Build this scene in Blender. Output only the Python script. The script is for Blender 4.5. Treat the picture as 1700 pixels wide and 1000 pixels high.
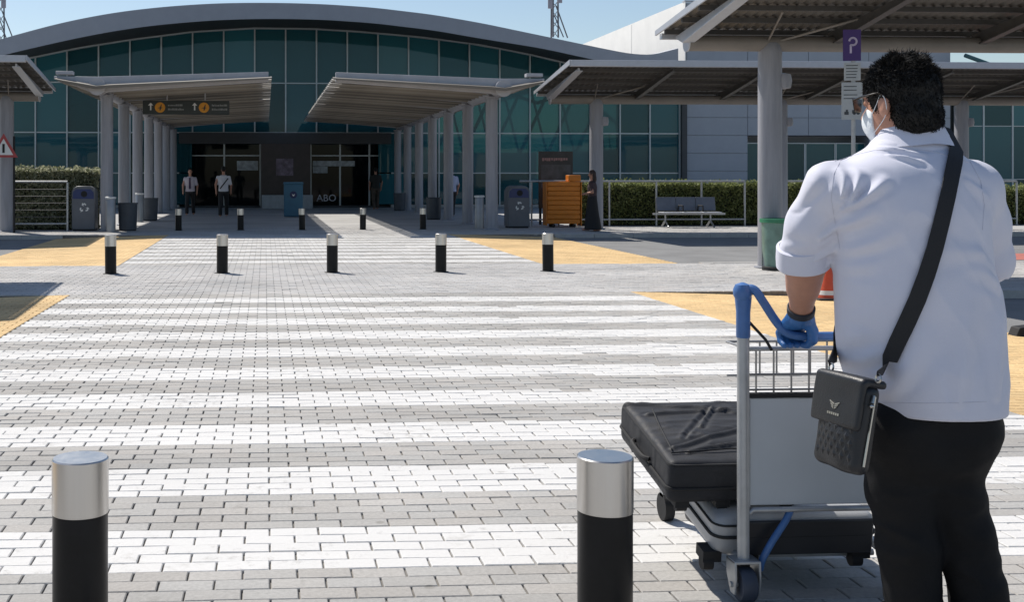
import bpy, math, random
import numpy as np
from mathutils import Vector, Matrix, noise
from mathutils.bvhtree import BVHTree

random.seed(7); RNG = np.random.default_rng(7)
for o in list(bpy.data.objects): bpy.data.objects.remove(o)
sc = bpy.context.scene
COL = sc.collection
R = math.radians

# ------------------------------------------------------------------ camera
FPX, CAMH, PX, PY = 1900.0, 1.46, 547.0, 293.0      # focal length in 1700-px frame, eye height, principal point
PHI = math.atan(107 / 1900)
cam_d = bpy.data.cameras.new('camera'); cam = bpy.data.objects.new('camera', cam_d); COL.objects.link(cam)
cam.location = (0, 0, CAMH); cam.rotation_euler = (R(90), 0, -PHI)
cam_d.sensor_fit = 'HORIZONTAL'; cam_d.sensor_width = 36; cam_d.lens = FPX / 1700 * 36
cam_d.shift_x = (850 - PX) / 1700; cam_d.shift_y = -(500 - PY) / 1700
cam_d.clip_end = 2000; cam_d.clip_start = 0.05
sc.camera = cam

# ------------------------------------------------------------------ sky, sun, exposure
SUN = Vector((-0.42, 0.65, 1.0)).normalized()        # towards the sun
elev = math.asin(SUN.z); azim = math.atan2(SUN.x, SUN.y)
w = bpy.data.worlds.new('World'); sc.world = w; w.use_nodes = True
nt = w.node_tree; nt.nodes.clear()
sky = nt.nodes.new('ShaderNodeTexSky'); sky.sky_type = 'NISHITA'; sky.sun_disc = False
sky.sun_elevation = elev; sky.sun_rotation = azim; sky.air_density = 1.0; sky.dust_density = 0.6; sky.ozone_density = 1.6
bg = nt.nodes.new('ShaderNodeBackground'); bg.inputs[1].default_value = 0.098
wo = nt.nodes.new('ShaderNodeOutputWorld')
nt.links.new(sky.outputs[0], bg.inputs[0]); nt.links.new(bg.outputs[0], wo.inputs[0])
sun_d = bpy.data.lights.new('sun', 'SUN'); sun_d.energy = 4.7; sun_d.angle = R(0.53); sun_d.color = (1, 0.945, 0.865)
sun = bpy.data.objects.new('sun', sun_d); COL.objects.link(sun)
sun.rotation_euler = (-SUN).to_track_quat('-Z', 'Y').to_euler(); sun.location = (-20, 30, 45)
sc.view_settings.view_transform = 'Standard'; sc.view_settings.look = 'None'
sc.view_settings.exposure = 0.17; sc.view_settings.gamma = 1.0; sc.view_settings.use_curve_mapping = False

def P(x, y, d):                                       # measurement from the photo: pixel + camera depth -> metres
    u = (x - PX) / FPX; v = (PY - y) / FPX
    c, s = math.cos(PHI), math.sin(PHI)
    return Vector((d * (s + c * u), d * (c - s * u), CAMH + d * v))
def WY(x, y, Y):
    return P(x, y, Y / (math.cos(PHI) - math.sin(PHI) * (x - PX) / FPX))

# ------------------------------------------------------------------ materials
MATS = {}
def mat(name, color, rough=0.6, metal=0.0, var=0.12, scale=6.0, bump=0.0, bscale=60.0, spec=0.5, coat=0.0,
        alpha=1.0, emit=None, trans=0.0, sheen=0.0, stretch=None, dirt=0.0):
    if name in MATS: return MATS[name]
    m = bpy.data.materials.new(name); m.use_nodes = True; n = m.node_tree; N = n.nodes; L = n.links
    b = N['Principled BSDF']
    b.inputs['Roughness'].default_value = rough; b.inputs['Metallic'].default_value = metal
    b.inputs['Specular IOR Level'].default_value = spec; b.inputs['Coat Weight'].default_value = coat
    b.inputs['Alpha'].default_value = alpha; b.inputs['Transmission Weight'].default_value = trans
    b.inputs['Sheen Weight'].default_value = sheen
    tc = N.new('ShaderNodeTexCoord')
    src = tc.outputs['Object']
    if stretch:
        mp = N.new('ShaderNodeMapping'); mp.inputs['Scale'].default_value = stretch; L.new(src, mp.inputs[0]); src = mp.outputs[0]
    if var > 0:
        t = N.new('ShaderNodeTexNoise'); t.inputs['Scale'].default_value = scale; t.inputs['Detail'].default_value = 5
        t.inputs['Roughness'].default_value = 0.62
        L.new(src, t.inputs['Vector'])
        r = N.new('ShaderNodeMapRange'); r.inputs[1].default_value = 0.3; r.inputs[2].default_value = 0.7
        r.inputs[3].default_value = 1 - var; r.inputs[4].default_value = 1 + var
        L.new(t.outputs['Fac'], r.inputs[0])
        mx = N.new('ShaderNodeVectorMath'); mx.operation = 'SCALE'; mx.inputs[0].default_value = color[:3]
        L.new(r.outputs[0], mx.inputs['Scale']); L.new(mx.outputs[0], b.inputs['Base Color'])
        rr = N.new('ShaderNodeMapRange'); rr.inputs[3].default_value = max(0, rough - 0.08); rr.inputs[4].default_value = min(1, rough + 0.08)
        L.new(t.outputs['Fac'], rr.inputs[0]); L.new(rr.outputs[0], b.inputs['Roughness'])
    else:
        b.inputs['Base Color'].default_value = (*color[:3], 1)
    if bump > 0:
        t2 = N.new('ShaderNodeTexNoise'); t2.inputs['Scale'].default_value = bscale; t2.inputs['Detail'].default_value = 4
        L.new(src, t2.inputs['Vector'])
        bp = N.new('ShaderNodeBump'); bp.inputs['Strength'].default_value = bump; bp.inputs['Distance'].default_value = 0.01
        L.new(t2.outputs['Fac'], bp.inputs['Height']); L.new(bp.outputs[0], b.inputs['Normal'])
    if emit:
        b.inputs['Emission Color'].default_value = (*emit[:3], 1); b.inputs['Emission Strength'].default_value = emit[3]
    MATS[name] = m
    return m

def paver_mat(name, base, painted=False, paint=(0.655, 0.645, 0.625), tint=0.16, stain=(0.5, 0.48, 0.44)):
    m = bpy.data.materials.new(name); m.use_nodes = True; n = m.node_tree; N = n.nodes; L = n.links
    b = N['Principled BSDF']; b.inputs['Roughness'].default_value = 0.85; b.inputs['Specular IOR Level'].default_value = 0.25
    geo = N.new('ShaderNodeNewGeometry')
    at = N.new('ShaderNodeAttribute'); at.attribute_name = 'tint'
    oi = N.new('ShaderNodeObjectInfo')
    ad = N.new('ShaderNodeMath'); ad.operation = 'ADD'; L.new(at.outputs['Fac'], ad.inputs[0]); L.new(oi.outputs['Random'], ad.inputs[1])
    fr = N.new('ShaderNodeMath'); fr.operation = 'FRACT'; L.new(ad.outputs[0], fr.inputs[0])
    r = N.new('ShaderNodeMapRange'); r.inputs[3].default_value = 1 - tint; r.inputs[4].default_value = 1 + tint; L.new(fr.outputs[0], r.inputs[0])
    big = N.new('ShaderNodeTexNoise'); big.inputs['Scale'].default_value = 0.55; big.inputs['Detail'].default_value = 4
    L.new(geo.outputs['Position'], big.inputs['Vector'])
    r2 = N.new('ShaderNodeMapRange'); r2.inputs[1].default_value = 0.3; r2.inputs[2].default_value = 0.7; r2.inputs[3].default_value = 0.86; r2.inputs[4].default_value = 1.1
    L.new(big.outputs['Fac'], r2.inputs[0])
    fine = N.new('ShaderNodeTexNoise'); fine.inputs['Scale'].default_value = 55; fine.inputs['Detail'].default_value = 5; fine.inputs['Roughness'].default_value = 0.7
    L.new(geo.outputs['Position'], fine.inputs['Vector'])
    r3 = N.new('ShaderNodeMapRange'); r3.inputs[1].default_value = 0.25; r3.inputs[2].default_value = 0.75; r3.inputs[3].default_value = 0.82; r3.inputs[4].default_value = 1.15
    L.new(fine.outputs['Fac'], r3.inputs[0])
    mpx = N.new('ShaderNodeMapping'); mpx.inputs['Scale'].default_value = (0.12, 1.5, 1); L.new(geo.outputs['Position'], mpx.inputs[0])
    stk = N.new('ShaderNodeTexNoise'); stk.inputs['Scale'].default_value = 1.0; stk.inputs['Detail'].default_value = 5; L.new(mpx.outputs[0], stk.inputs['Vector'])
    rk = N.new('ShaderNodeMapRange'); rk.inputs[1].default_value = 0.3; rk.inputs[2].default_value = 0.7; rk.inputs[3].default_value = 0.88; rk.inputs[4].default_value = 1.08; L.new(stk.outputs['Fac'], rk.inputs[0])
    m0 = N.new('ShaderNodeMath'); m0.operation = 'MULTIPLY'; L.new(r.outputs[0], m0.inputs[0]); L.new(rk.outputs[0], m0.inputs[1]); r = m0
    m1 = N.new('ShaderNodeMath'); m1.operation = 'MULTIPLY'; L.new(r.outputs[0], m1.inputs[0]); L.new(r2.outputs[0], m1.inputs[1])
    m2 = N.new('ShaderNodeMath'); m2.operation = 'MULTIPLY'; L.new(m1.outputs[0], m2.inputs[0]); L.new(r3.outputs[0], m2.inputs[1])
    # hue drift between bricks
    hue = N.new('ShaderNodeMath'); hue.operation = 'MULTIPLY'; hue.inputs[1].default_value = 7.31; L.new(fr.outputs[0], hue.inputs[0])
    hf = N.new('ShaderNodeMath'); hf.operation = 'FRACT'; L.new(hue.outputs[0], hf.inputs[0])
    mc = N.new('ShaderNodeMix'); mc.data_type = 'RGBA'
    mc.inputs[6].default_value = (base[0] * 1.02, base[1] * 1.0, base[2] * 0.975, 1); mc.inputs[7].default_value = (base[0] * 0.99, base[1] * 1.0, base[2] * 1.0, 1)
    L.new(hf.outputs[0], mc.inputs[0])
    sc_ = N.new('ShaderNodeVectorMath'); sc_.operation = 'SCALE'; L.new(mc.outputs[2], sc_.inputs[0]); L.new(m2.outputs[0], sc_.inputs['Scale'])
    out = sc_.outputs[0]
    # scattered dark stains
    st = N.new('ShaderNodeTexNoise'); st.inputs['Scale'].default_value = 3.1; st.inputs['Detail'].default_value = 7; st.inputs['Roughness'].default_value = 0.72
    L.new(geo.outputs['Position'], st.inputs['Vector'])
    rs = N.new('ShaderNodeMapRange'); rs.inputs[1].default_value = 0.60; rs.inputs[2].default_value = 0.74; L.new(st.outputs['Fac'], rs.inputs[0])
    if painted:
        pa = N.new('ShaderNodeAttribute'); pa.attribute_name = 'paint'
        wn = N.new('ShaderNodeTexNoise'); wn.inputs['Scale'].default_value = 14; wn.inputs['Detail'].default_value = 8; wn.inputs['Roughness'].default_value = 0.75
        L.new(geo.outputs['Position'], wn.inputs['Vector'])
        wb = N.new('ShaderNodeTexNoise'); wb.inputs['Scale'].default_value = 0.9; wb.inputs['Detail'].default_value = 3
        L.new(geo.outputs['Position'], wb.inputs['Vector'])
        aw = N.new('ShaderNodeMath'); aw.operation = 'MULTIPLY_ADD'; aw.inputs[1].default_value = 0.55; L.new(wb.outputs['Fac'], aw.inputs[0]); L.new(wn.outputs['Fac'], aw.inputs[2])
        wr = N.new('ShaderNodeMapRange'); wr.inputs[1].default_value = 0.85; wr.inputs[2].default_value = 1.02; wr.inputs[3].default_value = 1.0; wr.inputs[4].default_value = 0.18
        L.new(aw.outputs[0], wr.inputs[0])
        pm = N.new('ShaderNodeMath'); pm.operation = 'MULTIPLY'; L.new(pa.outputs['Fac'], pm.inputs[0]); L.new(wr.outputs[0], pm.inputs[1])
        pc = N.new('ShaderNodeVectorMath'); pc.operation = 'SCALE'; pc.inputs[0].default_value = paint
        pr = N.new('ShaderNodeMapRange'); pr.inputs[3].default_value = 0.9; pr.inputs[4].default_value = 1.06; L.new(m2.outputs[0], pr.inputs[0])
        pr.inputs[1].default_value = 0.7; pr.inputs[2].default_value = 1.3
        L.new(pr.outputs[0], pc.inputs['Scale'])
        mp = N.new('ShaderNodeMix'); mp.data_type = 'RGBA'; L.new(pm.outputs[0], mp.inputs[0]); L.new(out, mp.inputs[6]); L.new(pc.outputs[0], mp.inputs[7])
        out = mp.outputs[2]
    ms = N.new('ShaderNodeMix'); ms.data_type = 'RGBA'; ms.blend_type = 'MULTIPLY'
    f2 = N.new('ShaderNodeMath'); f2.operation = 'MULTIPLY'; f2.inputs[1].default_value = 0.55
    vo = N.new('ShaderNodeTexVoronoi'); vo.inputs['Scale'].default_value = 2.3; L.new(geo.outputs['Position'], vo.inputs['Vector'])
    vr = N.new('ShaderNodeMapRange'); vr.inputs[1].default_value = 0.030; vr.inputs[2].default_value = 0.055; vr.inputs[3].default_value = 0.9; vr.inputs[4].default_value = 0.0; L.new(vo.outputs['Distance'], vr.inputs[0])
    mxx = N.new('ShaderNodeMath'); mxx.operation = 'MAXIMUM'; L.new(vr.outputs[0], mxx.inputs[0]); L.new(rs.outputs[0], mxx.inputs[1]); L.new(mxx.outputs[0], f2.inputs[0])
    L.new(f2.outputs[0], ms.inputs[0]); L.new(out, ms.inputs[6]); ms.inputs[7].default_value = (*stain, 1)
    L.new(ms.outputs[2], b.inputs['Base Color'])
    bp = N.new('ShaderNodeBump'); bp.inputs['Strength'].default_value = 0.5; bp.inputs['Distance'].default_value = 0.006
    L.new(fine.outputs['Fac'], bp.inputs['Height']); L.new(bp.outputs[0], b.inputs['Normal'])
    return m

def glass_mat(name, tint, trans_col, see=0.45, rough=0.03, spec=0.5):
    m = bpy.data.materials.new(name); m.use_nodes = True; n = m.node_tree; N = n.nodes; L = n.links
    b = N['Principled BSDF']; b.inputs['Base Color'].default_value = (*tint, 1); b.inputs['Roughness'].default_value = rough
    b.inputs['Specular IOR Level'].default_value = spec
    tr = N.new('ShaderNodeBsdfTransparent'); tr.inputs[0].default_value = (*trans_col, 1)
    mx = N.new('ShaderNodeMixShader'); mx.inputs[0].default_value = see
    tn = N.new('ShaderNodeTexNoise'); tn.inputs['Scale'].default_value = 0.7
    tcn = N.new('ShaderNodeTexCoord'); L.new(tcn.outputs['Object'], tn.inputs['Vector'])
    bp = N.new('ShaderNodeBump'); bp.inputs['Strength'].default_value = 0.06; bp.inputs['Distance'].default_value = 0.05
    L.new(tn.outputs['Fac'], bp.inputs['Height']); L.new(bp.outputs[0], b.inputs['Normal'])
    oi = N.new('ShaderNodeObjectInfo'); rv = N.new('ShaderNodeMapRange'); rv.inputs[3].default_value = 0.7; rv.inputs[4].default_value = 1.35; L.new(oi.outputs['Random'], rv.inputs[0])
    vs = N.new('ShaderNodeVectorMath'); vs.operation = 'SCALE'; vs.inputs[0].default_value = tint; L.new(rv.outputs[0], vs.inputs['Scale']); L.new(vs.outputs[0], b.inputs['Base Color'])
    rw = N.new('ShaderNodeMapRange'); rw.inputs[3].default_value = see * 1.2; rw.inputs[4].default_value = see * 0.8; L.new(oi.outputs['Random'], rw.inputs[0]); L.new(rw.outputs[0], mx.inputs[0])
    L.new(b.outputs[0], mx.inputs[1]); L.new(tr.outputs[0], mx.inputs[2]); L.new(mx.outputs[0], N['Material Output'].inputs[0])
    return m

M_CROSS = paver_mat('paver_crossing', (0.40, 0.388, 0.37), painted=True, tint=0.06)
M_GREY = paver_mat('paver_grey', (0.45, 0.442, 0.435), tint=0.05)
M_YEL = paver_mat('paver_yellow', (0.67, 0.475, 0.245), tint=0.07, stain=(0.62, 0.55, 0.45))
M_BED = mat('joint_sand', (0.19, 0.18, 0.165), 0.95, var=0.3, scale=20, bump=0.4)
M_ASPH = mat('asphalt', (0.20, 0.20, 0.198), 0.92, var=0.16, scale=1.3, bump=0.5, bscale=90)
M_KERB = mat('kerb_concrete', (0.42, 0.41, 0.39), 0.85, var=0.15, scale=5, bump=0.3)
M_RED = mat('red_paving', (0.40, 0.13, 0.10), 0.85, var=0.2, scale=3)
M_ROOF = mat('roof_metal', (0.285, 0.305, 0.35), 0.45, metal=0.15, var=0.06, scale=1.5)
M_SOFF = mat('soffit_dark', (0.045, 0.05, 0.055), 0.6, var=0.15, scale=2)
M_FRAME = mat('mullion_aluminium', (0.42, 0.46, 0.47), 0.4, metal=0.3, var=0.08)
M_GLASS = glass_mat('curtain_glass', (0.032, 0.15, 0.182), (0.22, 0.46, 0.47), 0.40)
M_DARKGL = glass_mat('door_glass', (0.004, 0.007, 0.008), (0.20, 0.25, 0.25), 0.18, spec=0.14)
M_INT = mat('interior_dark', (0.045, 0.05, 0.05), 0.8, var=0.2, scale=0.7)
M_INTW = mat('interior_strut_white', (0.55, 0.57, 0.57), 0.6, var=0.1)
M_PANEL = mat('wall_panel_grey', (0.30, 0.33, 0.375), 0.55, var=0.05, scale=1.2)
M_WHITEW = mat('white_wall', (0.83, 0.81, 0.77), 0.8, var=0.05, scale=0.8)
M_CANW = mat('canopy_white_paint', (0.43, 0.43, 0.45), 0.5, var=0.08, scale=3)
M_SLAT = mat('canopy_slat', (0.27, 0.245, 0.205), 0.6, var=0.18, scale=1.1, stretch=(0.4, 3, 1))
M_COLM = mat('column_paint', (0.29, 0.295, 0.325), 0.5, var=0.16, scale=4, bump=0.1, bscale=30, stretch=(2.5, 2.5, .25))
M_SHEET = mat('shelter_sheet', (0.105, 0.096, 0.085), 0.55, metal=0.1, var=0.12, scale=1.2)
M_RAFT = mat('rafter_steel', (0.075, 0.072, 0.07), 0.55, metal=0.2, var=0.12)
M_BEAM = mat('shelter_beam', (0.21, 0.19, 0.17), 0.55, var=0.14, scale=1.5)
M_TRIM = mat('shelter_trim', (0.46, 0.48, 0.52), 0.45, metal=0.2, var=0.06)
M_STEEL = mat('brushed_steel', (0.56, 0.545, 0.525), 0.30, metal=1.0, var=0.03, scale=30, stretch=(1, 1, 0.02))
M_BLACKB = mat('bollard_black', (0.008, 0.008, 0.009), 0.38, var=0.35, scale=9, spec=0.22, bump=.03, bscale=18)
M_BLACKR = mat('black_rubber', (0.012, 0.012, 0.013), 0.75, var=0.2, bump=0.1)
M_GALV = mat('galvanised_tube', (0.40, 0.41, 0.42), 0.42, metal=0.5, var=0.12, scale=12)

# ------------------------------------------------------------------ mesh helpers
class MB:
    def __init__(s): s.v = []; s.f = []; s.s = []
    def face(s, idx, smooth=False): s.f.append(tuple(idx)); s.s.append(smooth)
    def poly(s, pts, smooth=False):
        i = len(s.v); s.v += [tuple(p) for p in pts]; s.face(range(i, i + len(pts)), smooth)
    def box(s, x0, x1, y0, y1, z0, z1, M=None):
        c = [(x, y, z) for z in (z0, z1) for y in (y0, y1) for x in (x0, x1)]
        if M is not None: c = [tuple(M @ Vector(p)) for p in c]
        i = len(s.v); s.v += c
        for q in ((0, 2, 3, 1), (4, 5, 7, 6), (0, 1, 5, 4), (2, 6, 7, 3), (0, 4, 6, 2), (1, 3, 7, 5)): s.face([i + k for k in q])
        return s
    def cyl(s, p0, p1, r0, r1=None, n=16, caps=True, smooth=True):
        r1 = r0 if r1 is None else r1
        p0, p1 = Vector(p0), Vector(p1); d = (p1 - p0).normalized()
        a = d.orthogonal().normalized(); b = d.cross(a); i = len(s.v)
        for p, r in ((p0, r0), (p1, r1)):
            for k in range(n):
                t = 2 * math.pi * k / n; s.v.append(tuple(p + (a * math.cos(t) + b * math.sin(t)) * r))
        for k in range(n): s.face((i + k, i + (k + 1) % n, i + n + (k + 1) % n, i + n + k), smooth)
        if caps:
            s.face([i + n - 1 - k for k in range(n)]); s.face([i + n + k for k in range(n)])
        return s
    def tube(s, pts, r, n=8, caps=True):
        pts = [Vector(p) for p in pts]; rs = r if isinstance(r, (list, tuple)) else [r] * len(pts)
        i0 = len(s.v); a = None
        for j, p in enumerate(pts):
            t = (pts[min(j + 1, len(pts) - 1)] - pts[max(j - 1, 0)]).normalized()
            a = t.orthogonal().normalized() if a is None else (a - t * a.dot(t)).normalized()
            b = t.cross(a)
            for k in range(n):
                q = 2 * math.pi * k / n; s.v.append(tuple(p + (a * math.cos(q) + b * math.sin(q)) * rs[j]))
        for j in range(len(pts) - 1):
            for k in range(n):
                A = i0 + j * n + k; B = i0 + j * n + (k + 1) % n; s.face((A, B, B + n, A + n), True)
        if caps:
            s.face([i0 + n - 1 - k for k in range(n)]); e = i0 + (len(pts) - 1) * n; s.face([e + k for k in range(n)])
        return s
    def lathe(s, prof, n=32, c=(0, 0, 0), sx=1, sy=1):
        i0 = len(s.v)
        for r, z in prof:
            for k in range(n):
                t = 2 * math.pi * k / n; s.v.append((c[0] + r * sx * math.cos(t), c[1] + r * sy * math.sin(t), c[2] + z))
        for j in range(len(prof) - 1):
            for k in range(n):
                A = i0 + j * n + k; B = i0 + j * n + (k + 1) % n; s.face((A, B, B + n, A + n), True)
        s.face([i0 + n - 1 - k for k in range(n)]); e = i0 + (len(prof) - 1) * n; s.face([e + k for k in range(n)])
        return s
    def prism(s, poly, axis, a0, a1):
        def mk(p, a):
            return {'x': (a, p[0], p[1]), 'y': (p[0], a, p[1]), 'z': (p[0], p[1], a)}[axis]
        n = len(poly); i = len(s.v)
        s.v += [mk(p, a0) for p in poly] + [mk(p, a1) for p in poly]
        s.face(range(i, i + n)); s.face([i + n + n - 1 - k for k in range(n)])
        for k in range(n): s.face((i + k, i + n + k, i + n + (k + 1) % n, i + (k + 1) % n))
        return s
    def mesh(s, name):
        me = bpy.data.meshes.new(name); me.from_pydata(s.v, [], s.f); me.polygons.foreach_set('use_smooth', s.s); me.update()
        import bmesh
        bm = bmesh.new(); bm.from_mesh(me); bmesh.ops.recalc_face_normals(bm, faces=bm.faces); bm.to_mesh(me); bm.free()
        me.set_sharp_from_angle(angle=R(38))
        return me

def tagset(o, label=None, cat=None, group=None, kind=None):
    if label: o['label'] = label
    if cat: o['category'] = cat
    if group: o['group'] = group
    if kind: o['kind'] = kind
    return o
def link(name, me, m, parent=None, loc=(0, 0, 0), bevel=0, **kw):
    if isinstance(me, MB): me = me.mesh(name)
    if m is not None and len(me.materials) == 0: me.materials.append(m)
    o = bpy.data.objects.new(name, me); COL.objects.link(o); o.location = loc
    if parent is not None: o.parent = parent
    if bevel:
        b = o.modifiers.new('bevel', 'BEVEL'); b.width = bevel; b.segments = 2; b.limit_method = 'ANGLE'; b.angle_limit = R(40)
        b.harden_normals = False
    return tagset(o, **kw)
def thing(name, loc, label, cat, group=None, rz=0):
    o = bpy.data.objects.new(name, None); COL.objects.link(o); o.location = loc; o.rotation_euler = (0, 0, rz)
    o.empty_display_size = 0.1
    return tagset(o, label, cat, group)
def copy_tree(o, parent=None):
    c = o.copy(); COL.objects.link(c); c.parent = parent
    for ch in o.children: copy_tree(ch, c)
    return c
def textmesh(s, size, ext=0.002, align='CENTER'):
    cu = bpy.data.curves.new('lettering', 'FONT'); cu.body = s; cu.size = size; cu.extrude = ext; cu.align_x = align; cu.align_y = 'CENTER'
    cu.resolution_u = 3
    o = bpy.data.objects.new('lettering', cu); COL.objects.link(o)
    dg = bpy.context.evaluated_depsgraph_get(); me = bpy.data.meshes.new_from_object(o.evaluated_get(dg))
    bpy.data.objects.remove(o); bpy.data.curves.remove(cu)
    me.transform(Matrix.Rotation(R(90), 4, 'X'))       # stand it up, facing -Y
    return me

# ------------------------------------------------------------------ signed-distance modelling (bodies, cloth, bags)
class SDF:
    def __init__(s, lo, hi, h):
        s.lo = np.array(lo, float); s.h = h
        s.n = np.ceil((np.array(hi) - s.lo) / h).astype(int) + 1
        s.F = np.full(s.n, 0.5, np.float32)
    def _sub(s, lo, hi):
        a = np.clip(np.floor((np.array(lo) - s.lo) / s.h).astype(int), 0, s.n - 1); b = np.clip(np.ceil((np.array(hi) - s.lo) / s.h).astype(int) + 1, 1, s.n)
        g = [s.lo[i] + s.h * np.arange(a[i], b[i]) for i in range(3)]
        X = np.meshgrid(*g, indexing='ij')
        return tuple(slice(a[i], b[i]) for i in range(3)), [x.astype(np.float32) for x in X]
    def _comb(s, sl, d, k, op):
        F = s.F[sl]
        if op == 'u':
            if k > 0:
                hh = np.clip(0.5 + 0.5 * (F - d) / k, 0, 1); s.F[sl] = F * (1 - hh) + d * hh - k * hh * (1 - hh)
            else: s.F[sl] = np.minimum(F, d)
        else:
            d = -d
            if k > 0:
                hh = np.clip(0.5 - 0.5 * (F - d) / k, 0, 1); s.F[sl] = F * (1 - hh) + d * hh + k * hh * (1 - hh)
            else: s.F[sl] = np.maximum(F, d)
    def cone(s, a, b, r1, r2, k=0.02, op='u'):
        a = np.array(a, float); b = np.array(b, float); m = max(r1, r2) + 0.12
        sl, (X, Y, Z) = s._sub(np.minimum(a, b) - m, np.maximum(a, b) + m)
        ba = b - a; L2 = max(ba @ ba, 1e-9)
        t = np.clip(((X - a[0]) * ba[0] + (Y - a[1]) * ba[1] + (Z - a[2]) * ba[2]) / L2, 0, 1)
        d = np.sqrt((X - a[0] - t * ba[0]) ** 2 + (Y - a[1] - t * ba[1]) ** 2 + (Z - a[2] - t * ba[2]) ** 2) - (r1 + t * (r2 - r1))
        s._comb(sl, d, k, op); return s
    def chain(s, pts, rs, k=0.02):
        for i in range(len(pts) - 1): s.cone(pts[i], pts[i + 1], rs[i], rs[i + 1], k)
        return s
    def ell(s, c, r, M=None, k=0.02, op='u'):
        c = np.array(c, float); r = np.array(r, float); m = r.max() + 0.12
        sl, (X, Y, Z) = s._sub(c - m, c + m)
        q = [X - c[0], Y - c[1], Z - c[2]]
        if M is not None:
            Mi = np.array(M.to_3x3().transposed()); q = [Mi[i][0] * q[0] + Mi[i][1] * q[1] + Mi[i][2] * q[2] for i in range(3)]
        k0 = np.sqrt((q[0] / r[0]) ** 2 + (q[1] / r[1]) ** 2 + (q[2] / r[2]) ** 2)
        k1 = np.sqrt((q[0] / r[0] ** 2) ** 2 + (q[1] / r[1] ** 2) ** 2 + (q[2] / r[2] ** 2) ** 2) + 1e-6
        s._comb(sl, k0 * (k0 - 1) / k1, k, op); return s
    def loft(s, rows, k=0.02, grow=0.0, pw=2.3):           # rows: z, cx, cy, halfwidth, halfdepth
        rows = sorted(rows); A = np.array(rows, float)
        lo = (A[:, 1] - A[:, 3]).min() - .12, (A[:, 2] - A[:, 4]).min() - .12, A[0, 0] - .12
        hi = (A[:, 1] + A[:, 3]).max() + .12, (A[:, 2] + A[:, 4]).max() + .12, A[-1, 0] + .12
        sl, (X, Y, Z) = s._sub(lo, hi)
        z1 = Z[0, 0, :]
        zz = np.linspace(A[0, 0], A[-1, 0], 240)
        def sm(col):
            v = np.interp(zz, A[:, 0], A[:, col]); ker = np.hanning(23); ker /= ker.sum()
            v = np.convolve(np.pad(v, 11, mode='edge'), ker, 'valid'); return np.interp(z1, zz, v)
        cx, cy, a, b = (sm(i) for i in (1, 2, 3, 4)); a = a + grow; b = b + grow
        q = (np.abs((X - cx) / a) ** pw + np.abs((Y - cy) / b) ** pw) ** (1 / pw)
        d = (q - 1) * np.minimum(a, b)
        d = np.maximum(d, np.maximum(A[0, 0] - Z, Z - A[-1, 0]))
        s._comb(sl, d.astype(np.float32), k, 'u'); return s
    def rbox(s, c, half, M, r, k=0.0, op='u'):
        c = np.array(c, float); m = np.linalg.norm(half) + 0.06
        sl, (X, Y, Z) = s._sub(c - m, c + m)
        q = [X - c[0], Y - c[1], Z - c[2]]
        if M is not None:
            Mi = np.array(M.to_3x3().transposed()); q = [Mi[i][0] * q[0] + Mi[i][1] * q[1] + Mi[i][2] * q[2] for i in range(3)]
        e = [np.abs(q[i]) - (half[i] - r) for i in range(3)]
        d = np.sqrt(sum(np.maximum(x, 0) ** 2 for x in e)) + np.minimum(np.maximum(np.maximum(e[0], e[1]), e[2]), 0) - r
        s._comb(sl, d, k, op); return s
    def cut(s, pt, nrm, k=0.0):                             # remove the half space on the nrm side
        sl, (X, Y, Z) = s._sub(s.lo, s.lo + s.n * s.h)
        d = -((X - pt[0]) * nrm[0] + (Y - pt[1]) * nrm[1] + (Z - pt[2]) * nrm[2])
        s._comb(sl, d, k, 's'); return s
    def grids(s):
        return s._sub(s.lo, s.lo + s.n * s.h)[1]
    def mesh(s, name, smooth_it=1):
        F = s.F.copy(); F[0] = F[-1] = 1; F[:, 0] = F[:, -1] = 1; F[:, :, 0] = F[:, :, -1] = 1
        ins = F < 0
        n = F.shape; cs = (n[0] - 1, n[1] - 1, n[2] - 1)
        cnt = np.zeros(cs, np.int8); 
        for dx in (0, 1):
            for dy in (0, 1):
                for dz in (0, 1): cnt += ins[dx:dx + cs[0], dy:dy + cs[1], dz:dz + cs[2]]
        act = (cnt > 0) & (cnt < 8); ix = np.argwhere(act); idx = np.full(cs, -1, np.int64); idx[act] = np.arange(len(ix))
        acc = np.zeros((len(ix), 3)); num = np.zeros(len(ix))
        corners = [(0, 0, 0), (1, 0, 0), (0, 1, 0), (1, 1, 0), (0, 0, 1), (1, 0, 1), (0, 1, 1), (1, 1, 1)]
        for a in corners:
            for ax in range(3):
                if a[ax]: continue
                b = list(a); b[ax] = 1
                fa = F[ix[:, 0] + a[0], ix[:, 1] + a[1], ix[:, 2] + a[2]]; fb = F[ix[:, 0] + b[0], ix[:, 1] + b[1], ix[:, 2] + b[2]]
                x = (fa < 0) != (fb < 0); t = np.where(x, fa / np.where(np.abs(fa - fb) < 1e-9, 1e-9, fa - fb), 0)
                p = np.tile(np.array(a, float), (len(ix), 1)); p[:, ax] = t
                acc += np.where(x[:, None], p, 0); num += x
        V = s.lo + (ix + acc / num[:, None]) * s.h
        faces = []
        for ax in range(3):
            o1, o2 = [(1, 2), (2, 0), (0, 1)][ax]
            sa = [slice(1, cs[0]), slice(1, cs[1]), slice(1, cs[2])]; sa[ax] = slice(0, cs[ax]); sb = list(sa); sb[ax] = slice(1, cs[ax] + 1)
            A = ins[tuple(sa)]; B = ins[tuple(sb)]
            e = np.argwhere(A != B); 
            if len(e) == 0: continue
            flip = B[e[:, 0], e[:, 1], e[:, 2]]
            off = np.array([1, 1, 1]); off[ax] = 0; c = e + off
            def g(d1, d2):
                q = c.copy(); q[:, o1] -= d1; q[:, o2] -= d2; return idx[q[:, 0], q[:, 1], q[:, 2]]
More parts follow.
